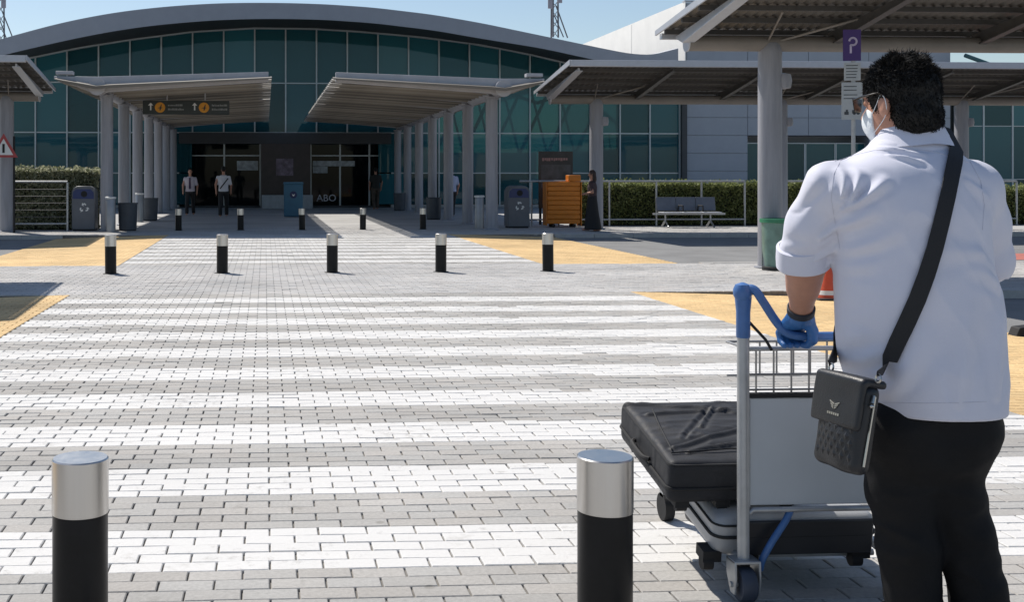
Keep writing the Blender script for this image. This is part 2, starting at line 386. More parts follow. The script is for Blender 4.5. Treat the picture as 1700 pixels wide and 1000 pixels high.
            Q = np.stack([g(1, 1), g(0, 1), g(0, 0), g(1, 0)], 1); Q[flip] = Q[flip][:, ::-1]; faces.append(Q)
        Fa = np.concatenate(faces)
        # light relaxation of the voxel steps
        for _ in range(smooth_it):
            S = np.zeros_like(V); C = np.zeros(len(V))
            for i in range(4):
                a, b = Fa[:, i], Fa[:, (i + 1) % 4]
                np.add.at(S, a, V[b]); np.add.at(C, a, 1); np.add.at(S, b, V[a]); np.add.at(C, b, 1)
            V = V * 0.5 + 0.5 * S / C[:, None]
        return mesh_np(name, V, Fa, True)
def mesh_np(name, V, Q, smooth=False):
    me = bpy.data.meshes.new(name); me.vertices.add(len(V)); me.vertices.foreach_set('co', np.ascontiguousarray(V, np.float32).ravel())
    k = Q.shape[1]; me.loops.add(Q.size); me.loops.foreach_set('vertex_index', np.ascontiguousarray(Q, np.int32).ravel())
    me.polygons.add(len(Q)); me.polygons.foreach_set('loop_start', np.arange(0, Q.size, k, dtype=np.int32))
    me.polygons.foreach_set('use_smooth', np.full(len(Q), smooth)); me.update(calc_edges=True); me.validate()
    return me
def displace(me, fn):                                       # move vertices along their normal by fn(co, normal)
    n = len(me.vertices); co = np.empty(n * 3, np.float32); me.vertices.foreach_get('co', co); co = co.reshape(-1, 3)
    no = np.empty(n * 3, np.float32); me.vertices.foreach_get('normal', no); no = no.reshape(-1, 3)
    me.vertices.foreach_set('co', (co + no * fn(co, no)[:, None]).astype(np.float32).ravel()); me.update()
def vnoise(co, sc3, seed=0.0):
    return np.array([noise.noise(Vector((float(c[0]) * sc3[0] + seed, float(c[1]) * sc3[1] + seed * 1.7, float(c[2]) * sc3[2] - seed))) for c in co])

# ------------------------------------------------------------------ GROUND
def sheet(x0, x1, y0, y1, z): return MB().box(x0, x1, y0, y1, z - 0.02, z)
ROADZ = -0.10
g = MB(); g.poly([(-400, -150, ROADZ - 0.01), (500, -150, ROADZ - 0.01), (500, 700, ROADZ - 0.01), (-400, 700, ROADZ - 0.01)])
link('ground', g, mat('ground_dust', (0.30, 0.28, 0.25), 0.95, var=0.12, scale=0.2), kind='structure')
CX0, CX1 = -2.4, 4.62            # crossing
RX0, RX1 = -5.15, 7.35           # outer ends of the yellow ramps
YA, YB, YC, YD = 3.75, 14.25, 18.9, 28.75
road = MB()
for y0, y1 in ((YA + .01, YB - .15), (YC + .15, YD - .15)):
    road.box(-60, RX0 + .02, y0, y1, ROADZ - .05, ROADZ); road.box(RX1 - .02, 70, y0, y1, ROADZ - .05, ROADZ)
link('road', road, M_ASPH, kind='structure')
rp = MB().box(12.2, 40, 20.6, 22.3, ROADZ, ROADZ + .004)
link('red_road_marking', rp, M_RED, kind='structure')

BL, BW = 0.2, 0.1
def brick_arrays(C, tilt, zs):
    """C: (n,2) centres. returns verts, quads of bevelled bricks."""
    n = len(C); jx, jy = 0.0036, 0.0013
    ln = C[:, 2] if C.shape[1] > 2 else np.full(n, BL)
    hx, hy = BL / 2, BW / 2 - jy; b = 0.0035
    T = np.array([[-hx + b, -hy + b, 0], [hx - b, -hy + b, 0], [hx - b, hy - b, 0], [-hx + b, hy - b, 0],
                  [-hx, -hy, -b], [hx, -hy, -b], [hx, hy, -b], [-hx, hy, -b],
                  [-hx, -hy, -.03], [hx, -hy, -.03], [hx, hy, -.03], [-hx, hy, -.03]])
    q = [(0, 1, 2, 3)]
    for k in range(4):
        j = (k + 1) % 4; q.append((k + 4, j + 4, j, k)); q.append((k + 8, j + 8, j + 4, k + 4))
    V = np.repeat(T[None], n, 0).copy()
    V[:, :, 0] -= np.sign(V[:, :, 0]) * ((BL - ln) / 2 + jx)[:, None]
    rot = RNG.normal(0, 0.006, n); c, s_ = np.cos(rot), np.sin(rot)
    x = V[:, :, 0] * c[:, None] - V[:, :, 1] * s_[:, None]; y = V[:, :, 0] * s_[:, None] + V[:, :, 1] * c[:, None]
    V[:, :, 2] += zs[:, None] + x * RNG.normal(0, tilt, n)[:, None] + y * RNG.normal(0, tilt * 1.6, n)[:, None]
    V[:, :, 0] = x + C[:, 0:1] + RNG.normal(0, .0008, n)[:, None]; V[:, :, 1] = y + C[:, 1:2] + RNG.normal(0, .0006, n)[:, None]
    Q = (np.array(q)[None] + (np.arange(n) * 12)[:, None, None]).reshape(-1, 4)
    return V.reshape(-1, 3), Q
def grid(x0, x1, y0, y1):
    out = []
    j0 = int(round((y0 - 4.25) / BW)); j1 = int(round((y1 - 4.25) / BW))
    for j in range(j0, j1):
        yc = 4.25 + (j + .5) * BW; off = 0.5 * BL * (j % 2) + 0.02
        i = np.arange(math.floor((x0 - off) / BL), math.ceil((x1 - off) / BL))
        a = np.maximum(off + i * BL, x0); b = np.minimum(off + (i + 1) * BL, x1); ok = (b - a) > 0.035; a, b = a[ok], b[ok]
        out.append(np.stack([(a + b) / 2, np.full(len(a), yc), b - a], 1))
    return np.concatenate(out)
def vis(C, pad=0.6):                                         # keep what the place in view needs, with a generous margin
    y = np.maximum(C[:, 1], 0.2); return (C[:, 0] > -0.32 * y - 1.2 - pad) & (C[:, 0] < 0.72 * y + 1.2 + pad) & (C[:, 1] > 2.0)
level = np.concatenate([grid(-7, 9, 2.05, YA), grid(CX0, CX1, YA, YB), grid(-9, 19, YB, YC), grid(CX0, CX1, YC, YD), grid(-13, 21, YD, 33.0)])
level = level[vis(level)]
def stripe_mask(C):
    y = C[:, 1]; incross = (C[:, 0] > CX0) & (C[:, 0] < CX1)
    a = (y > 4.25) & (y < 13.8); b = (y > 19.35) & (y < 28.6)
    row = np.round((y - 4.25) / BW - .5).astype(int); ph = row % 10
    row2 = np.round((y - 19.35) / BW - .5).astype(int) % 10
    ph = np.where(b, row2, ph)
    p = ((ph < 5) & (a | b) & incross).astype(float)
    # worn or missing paint along stripe edges: whole bricks lost in patches
    nz = np.array([noise.noise(Vector((c[0] * 1.3, c[1] * 2.7, 3.0))) + 0.5 * noise.noise(Vector((c[0] * 5, c[1] * 9, 8))) for c in C])
    edge = (ph == 4) | (ph == 0)
    farther = y > 5.6
    p = np.where(edge & farther & (nz > 0.50), 0.0, p)
    p = np.where(edge & farther & (nz > 0.30) & (p > 0), 0.7, p)
    p = np.where((ph == 5) & (a | b) & incross & farther & (nz < -0.55), 0.9, p)
    p = np.where((ph == 9) & (a | b) & incross & farther & (nz < -0.6), 0.7, p)
    return p
paint = stripe_mask(level)
# the bricks that show largest are single objects
c_, s_ = math.cos(PHI), math.sin(PHI)
dep = level[:, 0] * s_ + level[:, 1] * c_; lat = level[:, 0] * c_ - level[:, 1] * s_
px = PX + FPX * lat / dep; py = PY + FPX * CAMH / dep
inview = (px > -40) & (px < 1740) & (py < 1010) & (level[:, 2] > BL - .001)
order = np.argsort(np.where(inview, dep, 1e9))[:300]
single = np.zeros(len(level), bool); single[order] = True
bed = MB()
for x0, x1, y0, y1 in ((-60, 70, -20, YA), (CX0, CX1, YA, YB), (-60, 70, YB, YC), (CX0, CX1, YC, YD), (-60, 70, YD, 70)):
    bed.box(x0, x1, y0, y1, -.2, -.012)
pav = link('pavement', bed, M_BED, kind='structure')
variants = {}
for pnt in (0.0, 0.55, 0.9, 0.7, 1.0):
    for v in range(3):
        V, Q = brick_arrays(np.array([[0, 0, BL]]), 0.006, np.array([0.0])); me = mesh_np('brick', V, Q)
        a = me.attributes.new('paint', 'FLOAT', 'FACE'); a.data.foreach_set('value', np.full(len(Q), pnt, np.float32))
        a = me.attributes.new('tint', 'FLOAT', 'FACE'); a.data.foreach_set('value', np.full(len(Q), v * .33, np.float32))
        me.materials.append(M_CROSS); variants[(pnt, v)] = me
for i in np.where(single)[0]:
    o = bpy.data.objects.new('brick', variants[(float(paint[i]), random.randrange(3))]); COL.objects.link(o); o.parent = pav
    o.location = (level[i, 0], level[i, 1], random.gauss(0, .0012))
rest = level[~single]; prest = paint[~single]
V, Q = brick_arrays(rest, 0.006, RNG.normal(0, .0013, len(rest))); me = mesh_np('bricks', V, Q)
a = me.attributes.new('paint', 'FLOAT', 'FACE'); a.data.foreach_set('value', np.repeat(prest, 9).astype(np.float32))
a = me.attributes.new('tint', 'FLOAT', 'FACE'); a.data.foreach_set('value', np.repeat(RNG.random(len(rest)), 9).astype(np.float32))
me.materials.append(M_CROSS); me.materials.append(M_GREY)
iscr = (rest[:, 0] > CX0) & (rest[:, 0] < CX1) & (((rest[:, 1] > YA) & (rest[:, 1] < YB)) | ((rest[:, 1] > YC) & (rest[:, 1] < YD))) | (rest[:, 1] < YA)
me.polygons.foreach_set('material_index', np.repeat(np.where(iscr, 0, 1), 9).astype(np.int32))
link('bricks', me, None, pav, kind='stuff')
# paving outside the near field, where single pavers can no longer be told apart
far = MB(); far.box(-60, -13, YD, 70, -.19, -.001); far.box(21, 70, YD, 70, -.19, -.001); far.box(-13, 21, 33.0, 53.9, -.19, -.001)
far.box(-60, -9.1, YB, YC, -.19, -.001); far.box(19.1, 70, YB, YC, -.19, -.001); far.box(-60, -7.1, -20, YA, -.19, -.001); far.box(9.1, 70, -20, YA, -.19, -.001)
far.box(-7.1, 9.1, -20, 2.0, -.19, -.001)
link('paving', far, M_GREY, pav)
# yellow ramps, falling from the crossing to the road
for (xa, xb), (y0, y1) in [(a, b) for a in ((CX1, RX1), (CX0, RX0)) for b in ((YA, YB), (YC, YD))]:
    C = grid(min(xa, xb), max(xa, xb), y0, y1); C = C[vis(C)]
    zz = (ROADZ + .012) * np.abs(C[:, 0] - xa) / abs(xb - xa)
    V, Q = brick_arrays(C, 0.006, np.zeros(len(C)))
    V[:, 2] += np.clip(np.abs(V[:, 0] - xa) / abs(xb - xa), 0, 1) * (ROADZ + .014)
    me = mesh_np('yellow_bricks', V, Q)
    a = me.attributes.new('tint', 'FLOAT', 'FACE'); a.data.foreach_set('value', np.repeat(RNG.random(len(C)), 9).astype(np.float32))
    rb = MB().prism([(xa, -.012), (xb, ROADZ + .002), (xb, ROADZ - .1), (xa, ROADZ - .1)], 'y', y0, y1)
    ro = link('yellow_ramp', rb, M_BED, kind='structure')
    link('yellow_bricks', me, M_YEL, ro, kind='stuff')
# kerbs along the road lanes (each stone a piece)
kroot = link('kerb', MB().box(RX1, RX1 + .99, YD - .14, YD + .004, -.18, .003), M_KERB, kind='structure', bevel=.012)
km = None
for (yk) in (YD - .14, YC - .004, YB - .14, YA - .13):
    for xs, xe in ((-16, RX0), (RX1, 24)):
        x = xs
        while x < xe - .5:
            if True:
                if km is None: km = MB().box(0, .99, 0, .144, -.18, .003).mesh('kerb_stone')
                if not (abs(yk - (YD - .14)) < 1e-6 and abs(x - RX1) < .01): 
                    link('kerb_stone', km, M_KERB, kroot, (x, yk, random.gauss(0, .002)))
            x += 1.0

# ------------------------------------------------------------------ TERMINAL
FY = 54.0; RY = 50.0
term = thing('terminal_building', (0.97, FY, 0), 'airport terminal with dark teal glass front under a long curved grey roof', 'building')
TB = Vector((0.97, FY, 0))
def loc_(p): return Vector(p) - TB
top_px = [(-160, 122), (-80, 92), (0, 65), (50, 51), (100, 38), (150, 27.5), (200, 19), (250, 13), (300, 8.5), (360, 5), (420, 4), (480, 4.5), (540, 6.5), (620, 12), (720, 24), (800, 38), (900, 59), (1000, 80), (1040, 88), (1062, 91), (1095, 90), (1112, 84), (1126, 77)]
bot_px = [(-160, 146), (-80, 118), (0, 92.5), (50, 80.5), (100, 69), (150, 58.5), (200, 49.5), (250, 42.5), (300, 37.5), (360, 33), (420, 31), (480, 31), (540, 32.5), (620, 38), (720, 50), (800, 64), (900, 80), (1000, 102), (1040, 110), (1062, 114), (1095, 118), (1112, 120), (1126, 121)]
gl_px = [(-160, 165), (-80, 132), (0, 107), (130, 80), (218, 66), (320, 53), (420, 47), (520, 48), (600, 53), (700, 62), (800, 75), (880, 91), (940, 105), (1040, 125), (1127, 140)]
T = [loc_(WY(x, y, RY)) for x, y in top_px]; B = [loc_(WY(x, y, RY)) for x, y in bot_px]; G = [loc_(WY(x, y, FY)) for x, y in gl_px]
gx = [p.x for p in G]; gz = [p.z for p in G]
def glass_top(x): return float(np.interp(x, gx, gz))
def fine_line(pts, n=120):
    xs = [p.x for p in pts]; zs = [p.z for p in pts]; xx = np.linspace(xs[0], xs[-1], n); z = np.interp(xx, xs, zs)
    k = np.ones(5) / 5; z2 = np.convolve(np.pad(z, 2, mode='edge'), k, 'valid'); return xx, z2
tx, tz = fine_line(T); bx_, bz = fine_line(B)
bz = np.interp(tx, bx_, bz)
fas = MB(); n = len(tx)
for i in range(n - 1):                                       # fascia panel in front, roof skin running back
    a, b = (tx[i], RY - FY, tz[i]), (tx[i + 1], RY - FY, tz[i + 1]); c, d = (tx[i + 1], RY - FY, bz[i + 1]), (tx[i], RY - FY, bz[i])
    fas.poly([d, c, b, a])
link('fascia', fas, M_ROOF, term)
rf = MB()
i0 = 0
for k, yy in enumerate((RY - FY + .004, RY - FY + .6, 12, 30)):
    for i in range(n): rf.v.append((tx[i], yy, tz[i] + (0.0 if k == 0 else .05)))
for k in range(3):
    for i in range(n - 1): A = k * n + i; rf.face((A, A + 1, A + 1 + n, A + n), True)
link('roof', rf, mat('roof_skin', (0.50, 0.51, 0.52), 0.5, metal=0.2, var=0.06), term)
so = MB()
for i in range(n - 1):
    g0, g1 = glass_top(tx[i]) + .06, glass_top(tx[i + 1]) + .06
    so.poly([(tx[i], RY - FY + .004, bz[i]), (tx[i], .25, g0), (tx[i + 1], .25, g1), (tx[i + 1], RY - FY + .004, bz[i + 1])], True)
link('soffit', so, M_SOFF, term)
SP = 1.455
cols = list(range(-13, 14))
rows = [0.12, 1.62, 3.52, 5.86]
ENT = (-5.0, 5.0)                                            # entrance bay (local x)
bm_ = MB()
for ci in cols[:-1]:
    x0, x1 = ci * SP, (ci + 1) * SP
    for ri in range(4):
        z0 = rows[ri]; z1 = rows[ri + 1] if ri < 3 else None
        ent = (x0 > ENT[0] - .1 and x1 < ENT[1] + .1)
        if ent and ri < 2: continue
        za, zb = (z1, z1) if z1 else (glass_top(x0), glass_top(x1))
        if za <= z0 + .1 and zb <= z0 + .1: continue
        if z1 and min(glass_top(x0), glass_top(x1)) < z1: za, zb = glass_top(x0), glass_top(x1)
        xm = (x0 + x1) / 2
        p = MB().prism([(x0 + .03 - xm, .03), (x1 - .03 - xm, .03), (x1 - .03 - xm, max(zb - .03 - z0, .05)), (x0 + .03 - xm, max(za - .03 - z0, .05))], 'y', -.007, .007)
        link('pane', p, M_GLASS, term, (xm, .028, z0)).rotation_euler = (random.gauss(0, .004), 0, random.gauss(0, .005))
for ci in cols:
    x = ci * SP; zb = 3.5 if ENT[0] + .1 < x < ENT[1] - .1 else 0
    link('mullion', MB().box(x - .032, x + .032, -.09, .06, zb, glass_top(x) + .03), M_FRAME, term)
for z in rows[1:]:
    for xa, xb in (((-13 * SP, 13 * SP),) if z > 3.0 else ((-13 * SP, ENT[0]), (ENT[1], 13 * SP))):
        link('transom', MB().box(xa, xb, -.05, .05, z - .028, z + .028), M_FRAME, term)
hd = MB()
xs = np.linspace(-13 * SP, 13 * SP, 90)
for i in range(89):
    a, b = xs[i], xs[i + 1]
    hd.prism([(a, glass_top(a) - .03), (b, glass_top(b) - .03), (b, glass_top(b) + .04), (a, glass_top(a) + .04)], 'y', -.07, .07)
link('head_rail', hd, M_FRAME, term)
for xa, xb in ((-13 * SP, ENT[0]), (ENT[1], 13 * SP)): link('plinth', MB().box(xa, xb, -.06, .3, 0, .12), M_KERB, term)
# entrance bay: recessed glazed doors, dark head, brown pier
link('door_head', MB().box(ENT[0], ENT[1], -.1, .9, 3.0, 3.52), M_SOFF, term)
for x in (-4.5, -2.9, -1.2, 1.2, 2.6, 4.0):
    link('door_post', MB().box(x - .04, x + .04, .42, .52, .01, 3.0), M_FRAME, term)
for xa, xb in ((-4.96, -4.54), (-4.46, -2.94), (-2.86, -1.24), (1.24, 2.56), (2.64, 3.96), (4.04, 4.96)):
    link('door_pane', MB().box(xa, xb, .46, .475, .08, 2.98), M_DARKGL, term)
for xa, xb in ((ENT[0], -1.2), (1.2, ENT[1])): link('door_rail', MB().box(xa, xb, .44, .456, 2.42, 2.48), M_FRAME, term)
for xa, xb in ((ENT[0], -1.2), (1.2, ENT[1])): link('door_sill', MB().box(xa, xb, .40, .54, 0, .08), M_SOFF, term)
link('entrance_pier', MB().box(-1.16, 1.16, -.2, .9, 0, 3.0), mat('pier_brown', (0.05, 0.038, 0.035), 0.5, var=0.25, scale=3), term)
link('poster', MB().box(-.45, .35, -.215, -.2, 1.5, 2.3), mat('poster_dark', (0.13, 0.10, 0.14), 0.4, var=0.6, scale=6), term)
link('notice_strip', MB().box(1.3, 3.3, .40, .42, 1.95, 2.2).box(1.3, 2.0, .40, .42, 1.62, 1.93), mat('notice_pale', (0.33, 0.36, 0.37), 0.5, var=0.5, scale=5), term)
link('notice_strip', MB().box(-2.3, -1.3, .40, .42, 1.75, 2.2), mat('notice_pale', (0.33, 0.36, 0.37)), term)
tm = textmesh('ABO', .46, .004); link('door_lettering', tm, mat('white_letter', (0.62, 0.62, 0.66), .5, var=.1), term, (1.95, .41, .42))
# interior seen through the glass
it = MB(); it.box(-13 * SP, 13 * SP, .6, 29, -.05, .05); it.box(-13 * SP - .1, -13 * SP, 0, 30, 0, 8.0)
it.box(-13 * SP, 8.5, 29, 29.2, 0, 9); it.box(8.5, 13 * SP, 29, 29.2, 0, 3.2)
it.box(-9, 8.0, 9, 9.2, 0, 5.6)
link('hall_interior', it, M_INT, term)
for k in range(9):
    x = 5.5 + k * 1.7; link('roof_strut', MB().tube([(x, 14, 2.2), (x + 2.2, 14, 6.9)], .10, 8), M_INTW, term); link('roof_strut', MB().tube([(x + 2.2, 14.3, 2.2), (x + 1.0, 14.3, 6.9)], .07, 8), M_INTW, term)
for k in range(7):
    x = -12 + k * 4.2; link('roof_truss', MB().tube([(x, 5, 8.6 - abs(x) * .25), (x + 2.1, 5, 6.0), (x + 4.2, 5, 8.6 - abs(x + 4.2) * .25)], .09, 8), M_INTW, term)
for k in range(8): link('check_in_counter', MB().box(6.2 + k * 1.6, 7.3 + k * 1.6, 6, 7, .06, 1.1 + .25 * (k % 3)), M_INTW, term)
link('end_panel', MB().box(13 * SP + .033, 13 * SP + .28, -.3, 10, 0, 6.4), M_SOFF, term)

# ------------------------------------------------------------------ ANNEX BLOCK (right) : lit white flank, grey panelled front
AX0, AX1, AY = 20.16, 33.3, 53.9
ann = thing('annex_block', (AX0, AY, 0), 'tall flat-roofed annex with grey panelled front and sunlit white side wall', 'building')
AW, AZ = AX1 - AX0, 9.82
core = MB()
core.box(.02, AW, .06, 24, 3.45, AZ); core.box(.02, 3.0, .06, 24, 0, 3.45); core.box(3.0, AW, 1.6, 24, 0, 3.45); core.box(9.2, AW, .06, 1.6, 0, 3.45)
link('wall', core, M_PANEL, ann)
link('side_wall', MB().box(-.03, .02, .0, 24, 0, AZ + .05), M_WHITEW, ann)
link('side_joint', MB().box(-.036, -.03, 8, 8.05, 4, AZ), mat('joint_grey', (.45, .44, .43), .8), ann)
pm = None
zrows = [0, .86, 1.72, 2.58, 3.44, 4.3, 5.16, 6.02, 6.88, 7.74, 8.6, 9.46, AZ]
for zi in range(len(zrows) - 1):
    xx = 0.05
    while xx < AW - .1:
        xe = min(xx + 3.0, AW)
        if zrows[zi] < 3.4 and 2.9 < xx < 9.0: xx = xe; continue
        link('wall_panel', MB().box(xx + .012, xe - .012, 0, .055, zrows[zi] + .012, zrows[zi + 1] - .012), M_PANEL, ann)
        xx = xe
for k in range(4):
    xa = 3.1 + k * 1.52
    fr = MB(); t = .045
    fr.box(xa, xa + 1.5, .5, .58, .5, .5 + t).box(xa, xa + 1.5, .5, .58, 3.1 - t, 3.1).box(xa, xa + t, .5, .58, .5 + t, 3.1 - t).box(xa + 1.5 - t, xa + 1.5, .5, .58, .5 + t, 3.1 - t)
    fr.box(xa + t, xa + 1.5 - t, .5, .58, 1.2, 1.2 + t)
    wo_ = link('window', fr, M_FRAME, ann)
    for za, zb in ((1.2 + t, 3.1 - t), (.5 + t, 1.2)): link('pane', MB().box(xa + t, xa + 1.5 - t, .535, .55, za, zb), M_GLASS, wo_)
link('parapet', MB().box(-.05, AW + .02, -.02, .3, AZ + .051, AZ + .12), M_TRIM, ann)

wing = thing('glazed_wing', (AX1 + .05, AY, 0), 'low glazed wing at the far right with dark teal panes in grey grid', 'building')
WW = 22
link('wall', MB().box(0, WW, .3, 14, 0, 5.2), M_INT, wing)
link('roof', MB().prism([(0, 6.3), (3, 5.9), (WW, 7.6), (WW, 7.9), (3, 6.2), (0, 6.6)], 'y', -1.5, 14), M_ROOF, wing)
link('roof_band', MB().box(0, WW, -.05, .29, 5.2, 5.88), M_PANEL, wing)
xx = .2
while xx < WW - 2:
    for z0, z1 in ((.4, 1.3), (1.3, 3.9), (3.9, 5.2)):
        f_ = MB(); t = .04; a, b = xx, xx + 1.46
        f_.box(a, b, .05, .15, z0, z0 + t).box(a, a + t, .05, .15, z0 + t, z1).box(b - t, b, .05, .15, z0 + t, z1)
        wn = link('window', f_, M_FRAME, wing); link('pane', MB().box(a + t, b - t, .09, .105, z0 + t, z1), M_GLASS, wn)
    xx += 1.465
link('brace', MB().tube([(.3, -.6, 7.3), (2.6, -.6, 6.5)], .1, 8).tube([(.2, -.6, 6.6), (2.4, -.6, 6.45)], .06, 8), mat('teal_steel', (.04, .12, .13), .5), wing)

# roof masts
def mast(loc, h, label, tilt):
    m = thing('antenna_mast', loc, label, 'antenna')
    mm = MB(); r = .22
    legs = [(r * math.cos(a), r * math.sin(a)) for a in (0, 2.09, 4.19)]
    for x, y in legs: mm.tube([(x, y, 0), (x * .8, y * .8, h)], .045, 6)
    z = 0; k = 0
    while z < h - .5:
        for i in range(3):
            a, b = legs[i], legs[(i + 1) % 3]; mm.tube([(*a, z), (*b, z + .5)], .02, 5)
        z += .5
    link('lattice', mm, mat('mast_steel', (.13, .13, .15), .6, var=.2), m)
    for i, (dx, dz, hh) in enumerate(((-.28, 1.5, 1.3), (.24, 1.8, 1.2), (0.0, 2.3, 1.2))):
        link('antenna_panel', MB().box(dx - .12, dx + .12, -.30, -.22, dz, dz + hh), mat('antenna_panel', (.30, .29, .33), .5), m, bevel=.02)
    link('guy_strut', MB().tube([(.1, 0, 1.7), (.75, .1, 0)], .035, 6).tube([(0, 0, 1.2), (.45, -.2, 0)], .03, 6), mat('mast_steel', (.13, .13, .15)), m)
mast(WY(920, 62, 60) , 5, 'dark lattice antenna mast rising above the right slope of the curved roof', 0)
mast(WY(0, 72, 60), 5, 'dark antenna mast cut by the left edge above the curved roof', 0)

# ------------------------------------------------------------------ ENTRANCE CANOPIES
XC = 0.97; CY0, CY1 = 29.95, 53.3
def canopy(sgn, label):
    can = thing('entrance_canopy', (XC, CY0, 0), label, 'canopy', 'slatted entrance canopies')
    def pol(pts): return [(sgn * u, z) for u, z in pts]
    link('front_beam', MB().prism(pol([(.88, 4.20), (.88, 3.94), (5.0, 3.66), (5.35, 3.60), (6.42, 4.0), (6.42, 4.06), (5.3, 4.05)]), 'y', 0, .16), M_CANW, can, bevel=.01)
    link('tube_beam', MB().cyl((sgn * 5.3, -.10, 3.78), (sgn * 5.3, CY1 - CY0, 3.78), .17, n=24), M_CANW, can)
    link('end_disc', MB().cyl((sgn * 5.3, -.16, 3.78), (sgn * 5.3, -.09, 3.78), .22, n=32), M_CANW, can)
    link('roof_sheet', MB().prism(pol([(1.1, 4.10), (5.3, 4.00), (6.3, 4.02), (6.3, 4.05), (5.3, 4.04), (1.1, 4.14)]), 'y', .17, CY1 - CY0), M_SHEET, can)
    sm = None; y = .24; nsl = 0
    while y < CY1 - CY0 - .5:
        if sm is None:
            sm = MB().prism(pol([(.80, 4.06), (.80, 4.02), (4.95, 3.77), (5.3, 3.74), (6.15, 3.90), (6.35, 4.0), (5.3, 3.82), (4.95, 3.85)]), 'y', 0, .43).mesh('slat')
            sm.materials.append(M_SLAT); sms = [sm]
            for nm, cc in (('canopy_slat_dark', (.165, .152, .132)), ('canopy_slat_pale', (.33, .305, .262))):
                s2 = sm.copy(); s2.materials.clear(); s2.materials.append(mat(nm, cc, .6, var=.18, scale=1.1, stretch=(.4, 3, 1))); sms.append(s2)
        nsl += 1; o = bpy.data.objects.new('slat', sms[(nsl * 7 + nsl // 3) % 3]); COL.objects.link(o); o.parent = can; o.location = (0, y, random.gauss(0, .004)); o.rotation_euler = (R(9.0), 0, random.gauss(0, .0015))
        y += .575
    cm = None
    for k in range(7):
        yy = .85 + k * 3.68
        if yy > CY1 - CY0 - .2: break
        if cm is None:
            cm = MB().lathe([(.21, 0), (.21, .03), (.175, .05), (.165, .06), (.165, 3.56), (.19, 3.58), (.19, 3.63)], 28).mesh('column'); cm.materials.append(M_COLM)
        o = bpy.data.objects.new('column', cm); COL.objects.link(o); o.parent = can; o.location = (sgn * 5.18, yy, 0)
        link('bracket', MB().box(sgn * 5.24 - .12, sgn * 5.24 + .12, yy - .09, yy + .09, 3.55, 3.69), M_COLM, can)
        link('rib', MB().prism(pol([(1.1, 4.09), (1.1, 4.05), (4.95, 3.72), (5.3, 3.66), (6.1, 3.92), (5.3, 3.99)]), 'y', yy - .02, yy + .02), M_CANW, can)
    link('flood_light', MB().box(sgn * 6.15 - .22, sgn * 6.15 + .22, -.05, .2, 4.10, 4.19), M_CANW, can, bevel=.01)
    return can
canopy(-1, 'long slatted canopy on white columns over the left entrance path')
canopy(1, 'long slatted canopy on white columns over the right entrance path')

# hanging direction sign
sg = thing('direction_sign', WY(309, 190, 33.5), 'dark hanging sign with two orange circles and white arrows under the canopy', 'sign')
SW = 2.5
link('panel', MB().box(-SW / 2, SW / 2, -.05, .05, 0, .40), mat('sign_dark', (.020, .030, .030), .4, var=.1), sg, bevel=.01)
M_WHT = mat('sign_white', (.75, .75, .73), .5, var=.05); M_ORG = mat('sign_orange', (.72, .30, .02), .5, var=.05)
for sx in (-1.02, .25):
    ar = MB().prism([(sx - .02, .12), (sx + .02, .12), (sx + .02, .26), (sx + .075, .26), (sx, .34), (sx - .075, .26), (sx - .02, .26)], 'y', -.056, -.051)
    link('arrow', ar, M_WHT, sg)
    link('circle', MB().cyl((sx + .27, -.058, .2), (sx + .27, -.051, .2), .15, n=28), M_ORG, sg)
    pl = MB().prism([(sx + .19, .18), (sx + .27, .21), (sx + .30, .29), (sx + .32, .29), (sx + .31, .2), (sx + .36, .19), (sx + .31, .18), (sx + .28, .11), (sx + .26, .11), (sx + .26, .18)], 'y', -.062, -.0585)
    link('plane_symbol', pl, mat('sign_dark', (.02, .03, .03)), sg)
    for zi, ln in ((.26, .42), (.14, .46)):
        tl = MB(); x = sx + .50
        while x < sx + .5 + ln:
            wl = random.uniform(.03, .05); tl.box(x, x + wl * .6, -.056, -.051, zi - .02, zi + random.choice((.02, .035))); x += wl
        link('caption', tl, mat('sign_grey_text', (.30, .31, .31), .5), sg, kind='stuff')
for x in (-.55, .55): link('hanger', MB().cyl((x, 0, .4), (x, 0, .62), .02, n=8), M_CANW, sg)

